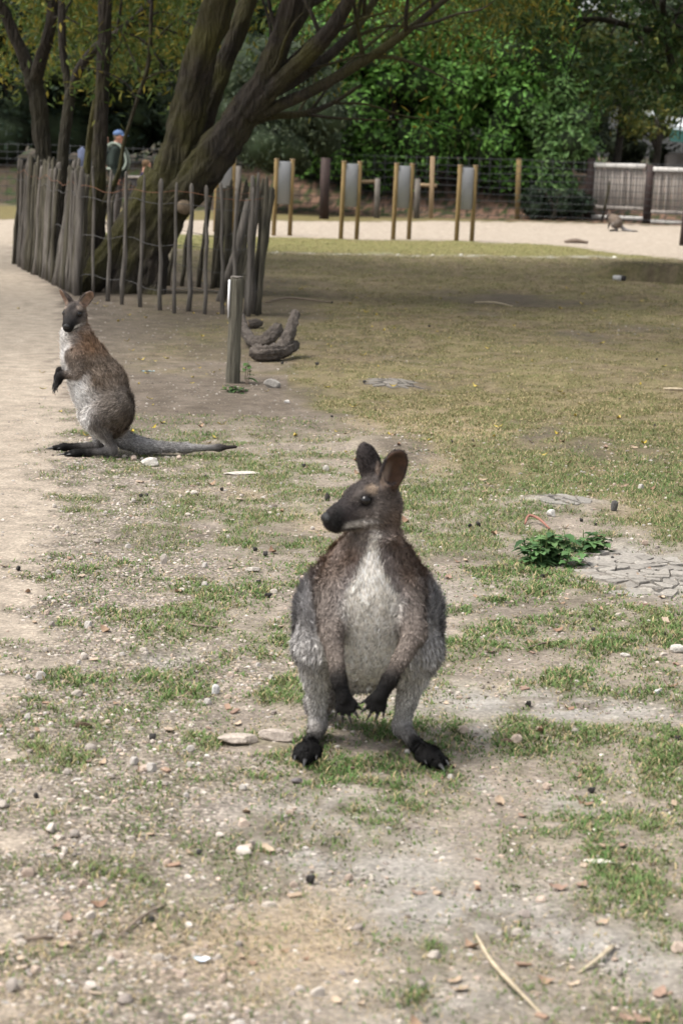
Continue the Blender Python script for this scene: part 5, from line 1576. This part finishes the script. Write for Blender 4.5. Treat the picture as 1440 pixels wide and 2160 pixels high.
# man: stands in profile, looking down to the right
pm = gp(245, 476)
mf = (.96, -.15, -.2)
segs = [((0, .0, .98), (.0, 0, 1.18), .165, .175, .08, 'jacket'), ((0, 0, 1.18), (.01, 0, 1.38), .175, .125, .08, 'jacket'), ((.05, 0, 1.0), (.07, 0, 1.15), .12, .11, .06, 'jacket')]
for s in (-1, 1):
    segs += [((0, s * .09, .95), (.02, s * .10, .52), .098, .066, .04, 'trousers'), ((.02, s * .10, .52), (-.02, s * .10, .10), .068, .050, .03, 'trousers'), ((-.04, s * .10, .055), (.15, s * .12, .04), .048, .036, .03, 'shoe'),
             ((.0, s * .165, 1.36), (-.03, s * .23, 1.10), .070, .055, .05, 'jacket'), ((-.03, s * .23, 1.10), (.06, s * .22, .88), .054, .040, .03, 'jacket')]
hdm = (.035, 0, 1.585)
segs += headsegs(hdm, mf)
man = person('man in a blue cap and dark green jacket standing beyond the fence', pm, math.radians(-8), dict(s=.92, segs=segs, hands={1: ((.06, .22, .88), (.08, .22, .81)), -1: ((.06, -.22, .88), (.08, -.22, .81))}, headc=hdm, face=mf, hair=(.10, .08, .06),
    cols=dict(jacket=(.022, .030, .026), trousers=(.13, .12, .115), shoe=(.10, .085, .075), skin=(.42, .22, .16))))
f = norm(np.array([.96, -.15, 0])); Vh, Fh = ICO3
Vc = Vh * np.array([.105, .096, .085]); Vc[:, 2] = np.where(Vc[:, 2] < 0, Vc[:, 2] * .25, Vc[:, 2])
cap = mk('cap', (Vc + np.array(hdm) + [-.01, 0, .055]) * .92, Fh, M['cap_blue'], man)
a = np.linspace(-1.1, 1.1, 9); Vb = []
for k, t in enumerate(a):
    for rr, zz in ((.08, .055), (.175, .030)):
        Vb.append((math.cos(t) * rr, math.sin(t) * rr * .8, zz))
for k, t in enumerate(a):
    for rr, zz in ((.08, .047), (.175, .022)):
        Vb.append((math.cos(t) * rr, math.sin(t) * rr * .8, zz))
Fb = [(2 * k, 2 * k + 1, 2 * k + 3, 2 * k + 2) for k in range(8)] + [(18 + 2 * k, 18 + 2 * k + 2, 18 + 2 * k + 3, 18 + 2 * k + 1) for k in range(8)] + [(2 * k + 1, 18 + 2 * k + 1, 18 + 2 * k + 3, 2 * k + 3) for k in range(8)]
mk('cap_brim', (np.array(Vb) + np.array(hdm) + [-.0, 0, .01]) * .92, np.array(Fb), M['cap_blue'], cap)
pk = tag(empty('backpack', pm, math.radians(-8)), 'grey green backpack worn by the man in the blue cap', 'backpack')
V, F = box(-.25, 0, 1.24, .16, .30, .40, bev=.05); V = V * np.array([.92] * 3); mk('bag', V, F, M['strap'], pk)
for s in (-1, 1):
    V, F = tube(catmull(np.array([(-.19, s * .10, 1.40), (-.05, s * .12, 1.485), (.10, s * .12, 1.42), (.20, s * .12, 1.20), (.14, s * .16, 1.02), (-.15, s * .15, 1.03)]) * .92, 4), np.full(21, .022), 6); mk('strap', V, F, M['strap'], pk)
# second adult, half hidden by a trunk, pointing at a paper
p2 = gp(205, 474)
f2 = (.9, .1, -.2)
segs = [((0, 0, .95), (.02, 0, 1.15), .15, .155, .08, 'shirt'), ((.02, 0, 1.15), (.05, 0, 1.34), .155, .11, .08, 'shirt')]
for s in (-1, 1):
    segs += [((0, s * .09, .92), (.01, s * .10, .5), .095, .062, .04, 'trousers'), ((.01, s * .10, .5), (-.03, s * .10, .1), .064, .046, .03, 'trousers'), ((-.05, s * .10, .05), (.13, s * .11, .038), .045, .034, .03, 'shoe'),
             ((.05, s * .15, 1.31), (.12, s * .20, 1.08), .062, .050, .05, 'sleeve'), ((.12, s * .20, 1.08), (.33, s * .10, 1.0), .042, .032, .03, 'skin')]
h2 = (.09, 0, 1.52)
segs += headsegs(h2, f2)
SC2 = .93
per2 = person('person in a pale shirt holding a white paper half hidden by a trunk', p2, 0, dict(s=SC2, segs=segs, hands={1: ((.33, .10, 1.0), (.39, .08, .99)), -1: ((.33, -.10, 1.0), (.39, -.08, .99))}, headc=h2, face=f2, hair=(.06, .045, .035),
    cols=dict(shirt=(.10, .11, .16), sleeve=(.62, .50, .50), trousers=(.03, .035, .05), shoe=(.06, .05, .05), skin=(.50, .28, .20))))
V, F = box(0, 0, 0, .012, .26, .20, bev=.003)
V = V @ roty(math.radians(-25)).T + np.array([.455, 0, 1.04]) * SC2
pp = mk('paper', V, F, M['white']); pp.location = [float(q) for q in p2]; tag(pp, 'white sheet of paper held by the person behind the trunk', 'paper')
pk = tag(empty('backpack', p2), 'blue backpack on the back of the person behind the trunk', 'backpack')
V, F = box(-.24, 0, 1.16, .22, .32, .46, bev=.07); V = V * SC2; mk('bag', V, F, M['pack'], pk)
V, F = tube(catmull(np.array([(-.15, -.10, 1.36), (.02, -.12, 1.46), (.17, -.12, 1.34), (.20, -.12, 1.15)]) * SC2, 4), np.full(13, .02), 6); mk('strap', V, F, M['pack'], pk)
# boy
p3 = gp(305, 476)
f3 = (.75, .3, -.15)
k_ = .635
segs = [((0, 0, .98), (.0, 0, 1.18), .145, .15, .08, 'shirt'), ((0, 0, 1.18), (.0, 0, 1.36), .15, .105, .08, 'shirt')]
for s in (-1, 1):
    segs += [((0, s * .085, .95), (.02, s * .09, .52), .09, .062, .04, 'trousers'), ((.02, s * .09, .52), (-.02, s * .09, .1), .064, .05, .03, 'trousers'), ((-.04, s * .09, .055), (.14, s * .10, .04), .05, .038, .03, 'shoe'),
             ((.0, s * .145, 1.34), (-.0, s * .20, 1.10), .06, .05, .05, 'shirt'), ((-.0, s * .20, 1.10), (.08, s * .19, .9), .046, .036, .03, 'skin')]
h3 = (.03, 0, 1.60)
segs += [(tuple(np.array(h3) + (np.array(a) - np.array(h3)) * 1.18), tuple(np.array(h3) + (np.array(b) - np.array(h3)) * 1.18), ra * 1.18, rb * 1.18, k, r_) for a, b, ra, rb, k, r_ in headsegs(h3, f3)]
person('boy in a navy shirt looking over the fence beside the leaning trunk', p3, math.radians(10), dict(s=k_, segs=segs, hands={1: ((.08, .19, .9), (.10, .19, .83)), -1: ((.08, -.19, .9), (.10, -.19, .83))}, headc=h3, face=f3, hair=(.13, .085, .05),
    cols=dict(shirt=(.012, .018, .06), trousers=(.05, .05, .06), shoe=(.08, .08, .08), skin=(.50, .28, .20))))
b = gp(287, 478)
T = tag(empty('litter_bin', b), 'dark box shaped bin with a pale rim beside the boy', 'bin')
V, F = box(0, 0, .40, .26, .30, .80, .2); mk('box', V, F, M['dark_box'], T)
V, F = box(0, 0, .82, .28, .32, .035, .2); mk('rim', V, F, M['board'], T)

# ------------------------------------------------------------------ stones, chips, leaves, droppings
def stone_shape(seed, sub, flat=0.6, angular=0.35):
    r = np.random.default_rng(seed)
    V, F = (ICO1, ICO2, ICO3)[sub]
    V = V.copy()
    for _ in range(5 + 3 * sub):                     # chop with planes for facets
        n = norm(r.standard_normal(3)); dlim = 0.62 + 0.3 * r.random()
        k = V @ n
        V = V - np.outer(np.maximum(k - dlim, 0), n)
    for _ in range(4):
        a_ = r.random() * 6.283; n = np.array([math.cos(a_), math.sin(a_), .15]); dl = .55 + .3 * r.random(); k = V @ n
        V = V - np.outer(np.maximum(k - dl, 0), n)
    V = V * (1 + angular * 0.3 * (vnoise3(V * 2.2 + seed, seed) - 0.5))[:, None]
    V = V * np.array([1, 0.65 + 0.35 * r.random(), flat * (0.75 + 0.5 * r.random())])
    return V, F

def stuff_stones(name, label, n, y0, y1, power, seed, size, weight, colours, flat=0.6):
    x, y, r = scatter(n, y0, y1, power, seed)
    Z = zones(x, y)
    keep = r.random(n) < weight(Z, x, y)
    x, y = x[keep], y[keep]
    m = len(x)
    s = size * (0.35 + 1.3 * r.random(m) ** 2.2) * (0.8 + 0.035 * y)
    B = [stone_shape(seed + k, 0, flat) for k in range(6)]
    which = r.integers(0, 6, m)
    az = r.random(m) * 6.283
    z = gz(x, y)
    Vs, Fs, Cs = [], [], []
    off = 0
    cols = np.array(colours)
    for k in range(6):
        i = np.where(which == k)[0]
        if not len(i): continue
        Vb, Fb = B[k]
        c, sn = np.cos(az[i])[:, None], np.sin(az[i])[:, None]
        px = Vb[None, :, 0] * c - Vb[None, :, 1] * sn; py = Vb[None, :, 0] * sn + Vb[None, :, 1] * c
        P = np.stack([px, py, np.repeat(Vb[None, :, 2], len(i), 0)], -1) * s[i][:, None, None]
        P += np.stack([x[i], y[i], z[i] + s[i] * 0.05 * flat], 1)[:, None]
        Vs.append(P.reshape(-1, 3)); Fs.append((np.arange(len(i))[:, None, None] * len(Vb) + Fb[None]).reshape(-1, 3) + off)
        off += P.shape[0] * P.shape[1]
        cc = cols[r.integers(0, len(cols), len(i))] * (0.75 + 0.5 * r.random((len(i), 1)))
        Cs.append(np.repeat(cc, len(Vb), 0))
    o = mk(name, np.concatenate(Vs), np.concatenate(Fs), M['stone'], cols=np.concatenate(Cs), shade=False, kind='stuff')
    return tag(o, label, 'gravel')

GCOL = [(.40, .35, .30), (.34, .30, .26), (.47, .42, .37), (.29, .255, .225), (.37, .29, .235), (.39, .36, .33), (.25, .215, .19), (.42, .335, .275)]
stuff_stones('gravel', 'loose pale gravel strewn beside the sandy path', 92000, 3.3, 13.5, 0.3, 201, 0.0070,
             lambda Z, x, y: np.clip(0.62 * Z['grav'] + 0.17 * Z['near'] * (1 - Z['path']) + .03 * Z['path'], 0, 1) * (1 - .65 * np.clip(Z['green'], 0, 1)) * (1 - .5 * Z['dry']), GCOL)
stuff_stones('soil_crumbs', 'small grey and brown soil crumbs between the grass patches', 32000, 3.3, 20, 0.2, 221, 0.0055,
             lambda Z, x, y: np.clip(0.10 + 0.7 * Z['bare'] + 0.8 * Z['soil'], 0, 1) * (1 - Z['path']), [(.30, .27, .23), (.22, .19, .16), (.34, .31, .27), (.16, .13, .11)], 0.7)
stuff_stones('chalk_gravel', 'line of white chalky gravel crossing the far lawn', 1500, 26.5, 34, 0, 231, 0.016,
             lambda Z, x, y: np.clip(Z['chalk'] * 1.2, 0, 1), [(.62, .60, .56), (.55, .52, .48), (.68, .66, .62)], 0.5)

def surface(x, y):
    Z = {k: float(v[0]) for k, v in zones(np.array([float(x)]), np.array([float(y)])).items()}
    if Z['path'] > .5: return 'the sandy path'
    if Z['lawn'] > .5 and y > 10: return 'the shaded lawn' if Z['soil'] < .5 else 'dark bare lawn soil'
    best = max((Z['G'] * .9, 'short green grass'), (Z['grav'], 'the pale gravel'), (Z['bare'], 'bare grey earth'), (Z['dry'], 'dry straw grass'), (Z['soil'], 'dark bare soil'), (.3, 'stony brown ground'))
    return best[1]

def single_stone(name, label, cat, loc, size, seed, col, flat=0.5, rz=0.0, sub=1, group=None, mesh=None, sink=0.22):
    V, F = stone_shape(seed, sub, flat)
    V = V * np.array(size)
    V[:, 2] -= V[:, 2].min() * (1 - sink) * 1.0
    V[:, 2] -= size[2] * 0.0
    r = np.random.default_rng(seed)
    c = np.tile(np.array(col), (len(V), 1)) * (0.85 + 0.3 * vnoise3(V / max(size) * 3 + 5, seed))[:, None]
    o = mk(name, V, F, M['stone'], cols=c, shade=False)
    o.location = [float(q) for q in loc]
    o.rotation_euler = (0, 0, rz)
    if label: tag(o, label, cat, group)
    return o


for u, v, a, b_, h, col, lab in (
    (508, 1568, 54, 60, 20, (.37, .32, .275), 'broad flat pale slab of stone ending beside the broken slab'),
    (588, 1562, 50, 55, 24, (.35, .30, .26), 'flat buff broken slab of stone touching the black hind foot'),
    (318, 983, 26, 60, 12, (.47, .44, .40), 'rounded whitish stone lying in the grass behind the long tail'),
    (510, 1000, 42, 40, 5, (.48, .44, .39), 'long low flat grey stone in the grass near the tail tip'),
    (345, 1190, 10, 20, 16, (.38, .34, .30), 'upright angular grey stone on the gravelly bare patch'),
    (454, 1463, 12, 18, 18, (.56, .55, .54), 'pale grey pointed stone standing in brown leaf litter'),
    (535, 1205, 20, 30, 9, (.40, .36, .32), 'flat brown grey stone on dark soil beside grass'),
    (687, 994, 8, 16, 10, (.47, .44, .40), 'round white pebble in the grass beside the dark ear'),
    (1162, 1090, 12, 16, 12, (.50, .48, .45), 'angular light stone on the cracked ridge above the nettles'),
    (1294, 1078, 11, 22, 16, (.10, .095, .09), 'dark grey clod lying on the lawn edge'),
    (1425, 1378, 22, 24, 14, (.47, .44, .40), 'chunky white stone half bedded in the bare soil'),
    (1316, 1385, 13, 14, 8, (.47, .44, .40), 'small flat white stone lying near the chunky white stone'),
    (1385, 1465, 12, 14, 10, (.50, .49, .48), 'grey white stone in the grass beside orange leaves'),
    (605, 850, 9, 16, 8, (.55, .53, .50), 'light stone on dark soil near the wooden post'),
    (1066, 1566, 15, 14, 10, (.11, .07, .055), 'dark reddish brown stone on the bare ground'),
    (627, 1650, 17, 16, 12, (.17, .15, .15), 'dark grey lumpy stone below the black hind foot'),
    (690, 1056, 8, 20, 12, (.05, .045, .04), 'black angular lump in front of the dark muzzle'),
    (862, 1458, 12, 14, 8, (.52, .49, .45), 'pale flat stone beside the grey hind leg'),
    (575, 818, 20, 30, 14, (.24, .225, .205), 'rough grey clod of earth beside the wooden post'),
    (1262, 1820, 42, 14, 7, (.56, .52, .46), 'long pale sliver of stone at the grass edge'),
    (860, 1590, 12, 12, 9, (.47, .44, .40), 'small white pebble between the two hind feet'),
    ):
    L = gp(u, v)
    sx = px2m(u, v, a); d = math.hypot(L[0], L[1])
    single_stone('stone', lab, 'stone', L, (sx, sx * 0.6 if a < 30 else sx * 0.55, px2m(u, v, h) * 1.0), int(u * 3 + v), col, 0.75, rz=(u % 7) * 0.12 - .3, sub=1 if a < 20 else 2)

# loose pebbles, each its own object (largest in view), sharing a few meshes
peb = []
for k in range(8):
    V, F = stone_shape(300 + k, 1, 0.65)
    V[:, 2] -= V[:, 2].min() * 0.7
    c = np.tile(np.array(GCOL[k]), (len(V), 1)) * (0.85 + 0.3 * vnoise3(V * 3, k))[:, None] * 1.08
    o = mk('pebble', V, F, M['stone'], cols=c, shade=False)
    tag(o, 'small loose pebble lying among the gravel and grass', 'pebble', 'loose pebbles on the gravelly ground')
    peb.append(o)
x, y, r = scatter(4000, 3.45, 11, 0.3, 311, 0.02)
Z = zones(x, y)
ok = np.where(r.random(4000) < np.clip(0.7 * Z['grav'] + 0.12 * Z['near'] * (1 - Z['path']), 0, 1) * (1 - .5 * np.clip(Z['green'], 0, 1)))[0][:240]
for q, i in enumerate(ok):
    o = peb[q % 8] if q < 8 else peb[q % 8].copy()
    if q >= 8: COL.objects.link(o)
    sz = 0.010 + 0.011 * r.random() ** 2
    o.location = (float(x[i]), float(y[i]), float(gz(x[i], y[i])) - 0.001)
    o['label'] = 'small loose %s pebble lying on %s' % (('buff', 'brown grey', 'cream', 'dark grey', 'tan', 'light grey', 'dark brown', 'pinkish')[q % 8], surface(x[i], y[i]))
    o.scale = (sz, sz, sz); o.rotation_euler = (0, 0, r.random() * 6.28)

# droppings
db = MB(); V, F = stone_shape(77, 2, 0.8); V[:, 2] -= V[:, 2].min() * 0.85
V = V * np.array([1, .9, 1])
drop = mk('dropping', V, F, mat_plain('dropping_dark', (0.018, 0.015, 0.013), 0.7, 0.4, 6, 0.4, 8))
tag(drop, 'round black animal dropping lying on the ground', 'dropping', 'droppings scattered over the ground')
DR = [(1113, 1490, 9), (1247, 1672, 9), (1408, 1535, 7), (1428, 1562, 8), (420, 1803, 9), (655, 1863, 14), (1008, 1110, 7), (990, 1112, 6), (538, 1162, 6), (560, 1172, 7), (566, 1260, 7), (39, 1203, 7), (468, 1035, 5), (435, 1008, 5), (297, 1048, 5), (310, 1047, 5), (675, 1038, 5), (1143, 1220, 7), (1250, 1330, 5), (640, 985, 5), (952, 934, 4), (997, 932, 4), (1042, 1040, 4), (1225, 1100, 5), (1255, 1108, 4), (1430, 1115, 4), (77, 1683, 8), (322, 1560, 10), (320, 1945, 9), (545, 1230, 5), (595, 768, 4), (668, 770, 4), (768, 808, 4), (700, 880, 3), (1384, 760, 3), (1380, 900, 4), (905, 690, 3), (1290, 1180, 5), (1400, 1340, 5), (700, 640, 3)]
for q, (u, v, rp) in enumerate(DR):
    o = drop if q == 0 else drop.copy()
    if q: COL.objects.link(o)
    L = gp(u, v); s = px2m(u, v, rp)
    o['label'] = '%s round black animal dropping lying on %s' % ('large' if rp > 6 else 'small', surface(L[0], L[1]))
    o.location = [float(k) for k in L]; o.scale = (s * (1 + .5 * random.random()), s, s * .9); o.rotation_euler = (0, 0, random.random() * 6)
for u, v, s in ((175, 1534, 20), (690, 1690, 0),):
    if s:
        single_stone('dung_lump', 'crumbled brown dung lump lying in the dry grass', 'dung', gp(u, v), (px2m(u, v, s), px2m(u, v, s * .7), px2m(u, v, 9)), 91, (.07, .048, .03), 0.9, sub=2)

# fallen leaves and bark chips
def leaf_shape(seed, L=1.0, W=0.32, curl=0.25):
    r = np.random.default_rng(seed)
    n = 6
    t = np.linspace(0, 1, n)
    wv = np.sin(math.pi * t ** 0.85) * W * (1 + 0.25 * (r.random(n) - .5)) + 0.01
    cz = curl * (np.abs(t - 0.5) * 2) ** 2 * (0.6 + .8 * r.random())
    bend = 0.15 * (r.random() - .5) * np.sin(math.pi * t)
    V = []
    for i in range(n):
        V += [(t[i] - .5, bend[i] - wv[i], cz[i] + 0.12 * r.random()), (t[i] - .5, bend[i], cz[i] + 0.0), (t[i] - .5, bend[i] + wv[i], cz[i] + 0.12 * r.random())]
    F = []
    for i in range(n - 1):
        a = i * 3
        F += [(a, a + 3, a + 4, a + 1), (a + 1, a + 4, a + 5, a + 2)]
    return np.array(V) * L, np.array(F)

def litter_set(name, label, cat, group, n, y0, y1, power, seed, size, cols, weight, W=0.3, thick=False, names=()):
    protos = []
    for k in range(len(cols)):
        if thick:
            V, F = box(0, 0, 0.1, 1.0, 0.45 + 0.2 * random.random(), 0.16, bev=0.05)
            V = V * (1 + 0.35 * (vnoise3(V * 2.3 + 7 * k, seed + k) - .5))[:, None]
            V[:, 2] += 0.12 * V[:, 0] ** 2 + 0.02
        else:
            V, F = leaf_shape(seed + k, 1, W)
            V[:, 2] += 0.02
        c = np.tile(np.array(cols[k]), (len(V), 1)) * (0.8 + 0.4 * vnoise3(V * 4 + k, k))[:, None]
        o = mk(name, V, F, M['litter'], cols=c, shade=not thick)
        tag(o, label, cat, group); protos.append(o)
    x, y, r = scatter(n * 12, y0, y1, power, seed, 0.0)
    Z = zones(x, y)
    ok = np.where(r.random(len(x)) < weight(Z, x, y))[0][:n]
    for q, i in enumerate(ok):
        k = q % len(protos)
        o = protos[k] if q < len(protos) else protos[k].copy()
        if q >= len(protos): COL.objects.link(o)
        s = size * (0.6 + 0.9 * r.random()) * (0.85 + 0.03 * y[i])
        o['label'] = label.replace('COLOUR', names[k]) + ' ' + surface(x[i], y[i])
        o.location = (float(x[i]), float(y[i]), float(gz(x[i], y[i])) + 0.002); o.scale = (s, s, s)
        o.rotation_euler = ((r.random() - .5) * .5, (r.random() - .5) * .5, r.random() * 6.28)

litter_set('fallen_leaf', 'dry COLOUR fallen leaf lying on', 'leaf', 'dry fallen leaves on the ground', 160, 3.5, 11.5, 0.4, 401, 0.030,
           [(.30, .205, .14), (.35, .265, .19), (.23, .145, .10), (.39, .305, .225), (.27, .185, .14)], lambda Z, x, y: (0.25 + .3 * (x > 0)) * (1 - Z['path'] * .9), 0.28, names=('orange brown', 'tan', 'rusty brown', 'pale tan', 'russet'))
litter_set('yellow_leaf', 'fallen COLOUR willow leaf lying on', 'leaf', 'yellow leaves fallen under the willow', 150, 10.5, 24, 0.2, 421, 0.030,
           [(.40, .30, .05), (.33, .27, .07), (.46, .36, .10)], lambda Z, x, y: (0.35 + .5 * Z['soil'] + .3 * (x < 0.5)) * (1 - .8 * Z['path']), 0.2, names=('golden yellow', 'olive yellow', 'bright yellow'))
litter_set('bark_chip', 'COLOUR bark chip lying on', 'wood chip', 'bark chips on the ground', 80, 3.5, 9.5, 0.5, 441, 0.022,
           [(.29, .195, .14), (.35, .265, .19), (.22, .15, .115), (.38, .30, .23)], lambda Z, x, y: 0.4 * (1 - Z['path']), thick=True, names=('orange brown', 'light brown', 'dark brown', 'pale tan'))

def stick(name, label, cat, pts, rad, mat, seed, sides=6, flat=None):
    W = np.array([gp(u, v, l) for u, v, l in pts])
    P = catmull(W, 5); R = np.interp(np.linspace(0, 1, len(P)), np.linspace(0, 1, len(rad)), rad)
    V, F = tube(P, R, sides, 0.25, seed, flat=flat)
    return tag(mk(name, V, F, mat, origin=W[0]), label, cat)
stick('straw_stalk', 'long curved pale straw stalk lying on bare ground', 'stalk', [(1003, 1975, .004), (1035, 2040, .012), (1085, 2095, .012), (1143, 2145, .004)], [.003, .0045, .004, .002], M['straw'], 1)
stick('straw_stalk', 'short bent pale straw stalk beside the bare patch', 'stalk', [(1220, 2055, .004), (1262, 2030, .010), (1292, 1998, .004)], [.003, .005, .006], M['straw'], 2, flat=.4)
stick('twig', 'thin grey brown twig lying on pale litter behind the gravel', 'twig', [(400, 1318, .003), (430, 1326, .008), (460, 1325, .003)], [.003, .005, .003], M['twig'], 3)
stick('twig', 'dark twig lying at the edge of the foreground gravel', 'twig', [(50, 1988, .005), (80, 1986, .008), (112, 1982, .005)], [.003, .005, .003], M['twig'], 4)
stick('twig', 'thin twig crossing the pebbles beside the dry grass', 'twig', [(245, 1985, .004), (300, 1945, .012), (350, 1912, .004)], [.002, .0035, .002], M['twig'], 5)
stick('twig', 'slender dark twig on the bare ground right of the paws', 'twig', [(1110, 1370, .004), (1150, 1362, .010), (1190, 1355, .004)], [.002, .003, .002], M['twig'], 6)
stick('red_twig', 'curled reddish twig lying just behind the nettle clump', 'twig', [(1106, 1110, .01), (1114, 1103, .03), (1135, 1107, .025), (1158, 1120, .01)], [.004, .006, .006, .004], M['red_twig'], 7)
stick('white_stick', 'short white peeled stick lying on the shaded lawn', 'stick', [(1398, 824, .01), (1420, 825, .012), (1450, 826, .01)], [.007, .010, .008], M['straw'], 8)
stick('twig', 'long thin twig on the shaded lawn near the logs', 'twig', [(560, 640, .01), (610, 633, .02), (700, 640, .01)], [.006, .009, .006], M['twig'], 9)
stick('twig', 'thin bleached twig lying across the dark bare lawn patch', 'twig', [(1000, 640, .01), (1040, 642, .02), (1080, 648, .01)], [.006, .009, .006], M['straw'], 10)
_L = gp(428, 2032, .006)
V, F = leaf_shape(55, .035, .25, .1)
tag(mk('plastic_scrap', V + _L, F, mat_plain('pale_blue_plastic', (.62, .70, .78), .4, .1, 30), origin=_L), 'small pale blue plastic scrap in the dry foreground grass', 'scrap')
_L = gp(312, 787, .008)
V, F = leaf_shape(56, .085, .15, .05)
tag(mk('plastic_scrap', V + _L, F, M['blue_plastic'], origin=_L), 'faded turquoise strip of plastic on the dirt behind the brown wallaby', 'scrap')

# cracked dry mud: every clod a piece of its own
def clip_poly(P, n, d):
    out = []
    for i in range(len(P)):
        a, b_ = P[i], P[(i + 1) % len(P)]
        da, db_ = a @ n - d, b_ @ n - d
        if da <= 0: out.append(a)
        if (da < 0) != (db_ < 0):
            t = da / (da - db_); out.append(a + (b_ - a) * t)
    return out

def cracked(name, label, u, v, ru, rv, cell, hgt, seed, col):
    c = gp0(u, v); rx = px2m(u, v, ru); ry = 0.5 * abs(gp0(u, v - rv)[1] - gp0(u, v + rv)[1])
    r = np.random.default_rng(seed)
    pts = []
    nx, ny = int(rx * 2 / cell) + 3, int(ry * 2 / cell) + 3
    for i in range(-nx, nx + 1):
        for j in range(-ny, ny + 1):
            p = np.array([(i + .5 * (j % 2)) * cell, j * cell]) * .95 + (r.random(2) - .5) * cell * 1.25
            pts.append(p)
    pts = np.array(pts)
    base = gp(u, v)
    n = 28
    a = np.linspace(0, 2 * math.pi, n, endpoint=False)
    rr = 1.02 + 0.12 * np.sin(3 * a + seed) + .06 * np.sin(7 * a)
    bx, by = c[0] + rx * rr * np.cos(a), c[1] + ry * rr * np.sin(a)
    rings = []
    for k in (1.0, .66, .33):
        X, Y = c[0] + (bx - c[0]) * k, c[1] + (by - c[1]) * k
        rings.append(np.stack([X, Y, gz(X, Y) + (0.003 if k < 1 else -0.012)], 1))
    V = np.concatenate(rings + [[[c[0], c[1], float(gz(c[0], c[1])) + .003]]])
    F4 = [(k * n + i, k * n + (i + 1) % n, (k + 1) * n + (i + 1) % n, (k + 1) * n + i) for k in range(2) for i in range(n)]
    F3 = [(2 * n + i, 2 * n + (i + 1) % n, 3 * n) for i in range(n)]
    root = mk(name, V, [np.array(F3), np.array(F4)], M['stone'], cols=np.tile(np.array(col) * .36, (len(V), 1)), origin=base, kind='structure')
    root['label'] = label
    for p in pts:
        q = p / np.array([rx, ry])
        rad = np.linalg.norm(q) + (r.random() - .5) * .45
        if rad > 1: continue
        poly = [p + np.array(s) * cell * 1.6 for s in ((-1, -1), (1, -1), (1, 1), (-1, 1))]
        for p2 in pts:
            dd = p2 - p; L = np.linalg.norm(dd)
            if 1e-6 < L < cell * 3.4:
                nn = dd / L
                poly = clip_poly(poly, nn, p @ nn + L / 2 - cell * (.03 + .04 * r.random()))
                if len(poly) < 3: break
        if len(poly) < 3: continue
        poly = np.array(poly); cen = poly.mean(0)
        k = len(poly)
        h = hgt * (0.55 + .7 * r.random()) * (1.05 - .75 * rad ** 2)
        tilt = (r.random(2) - .5) * .22
        def ring(sc, z):
            Q = cen + (poly - cen) * sc + (r.random(poly.shape) - .5) * cell * .06
            X, Y = c[0] + Q[:, 0], c[1] + Q[:, 1]
            return np.stack([X, Y, gz(X, Y) + z + ((Q - cen) @ tilt if z > 0 else 0)], 1)
        X, Y = c[0] + cen[0], c[1] + cen[1]
        V = np.concatenate([ring(1, -.006), ring(.99, h * .8), ring(.92, h), [[X, Y, float(gz(X, Y)) + h * (1.0 + .12 * r.random())]]])
        F4 = [(a_ * k + i, a_ * k + (i + 1) % k, a_ * k + k + (i + 1) % k, a_ * k + k + i) for a_ in range(2) for i in range(k)]
        F3 = [(2 * k + i, 2 * k + (i + 1) % k, 3 * k) for i in range(k)]
        mk('clod', V - base, [np.array(F3), np.array(F4)], M['stone'], root, cols=np.tile(np.array(col) * (.82 + .36 * r.random()), (len(V), 1)), shade=False)
cracked('cracked_mud', 'patch of grey cracked dry mud beside the nettle clump', 1350, 1208, 122, 46, 0.068, 0.015, 5, (.255, .235, .208))
cracked('mud_mound', 'low grey cracked earth mound on the shaded lawn', 825, 816, 52, 13, 0.085, 0.007, 6, (.165, .150, .130))
cracked('mud_ridge', 'narrow ridge of grey cracked mud along the lawn edge', 1195, 1067, 62, 9, 0.070, 0.010, 8, (.225, .21, .187))
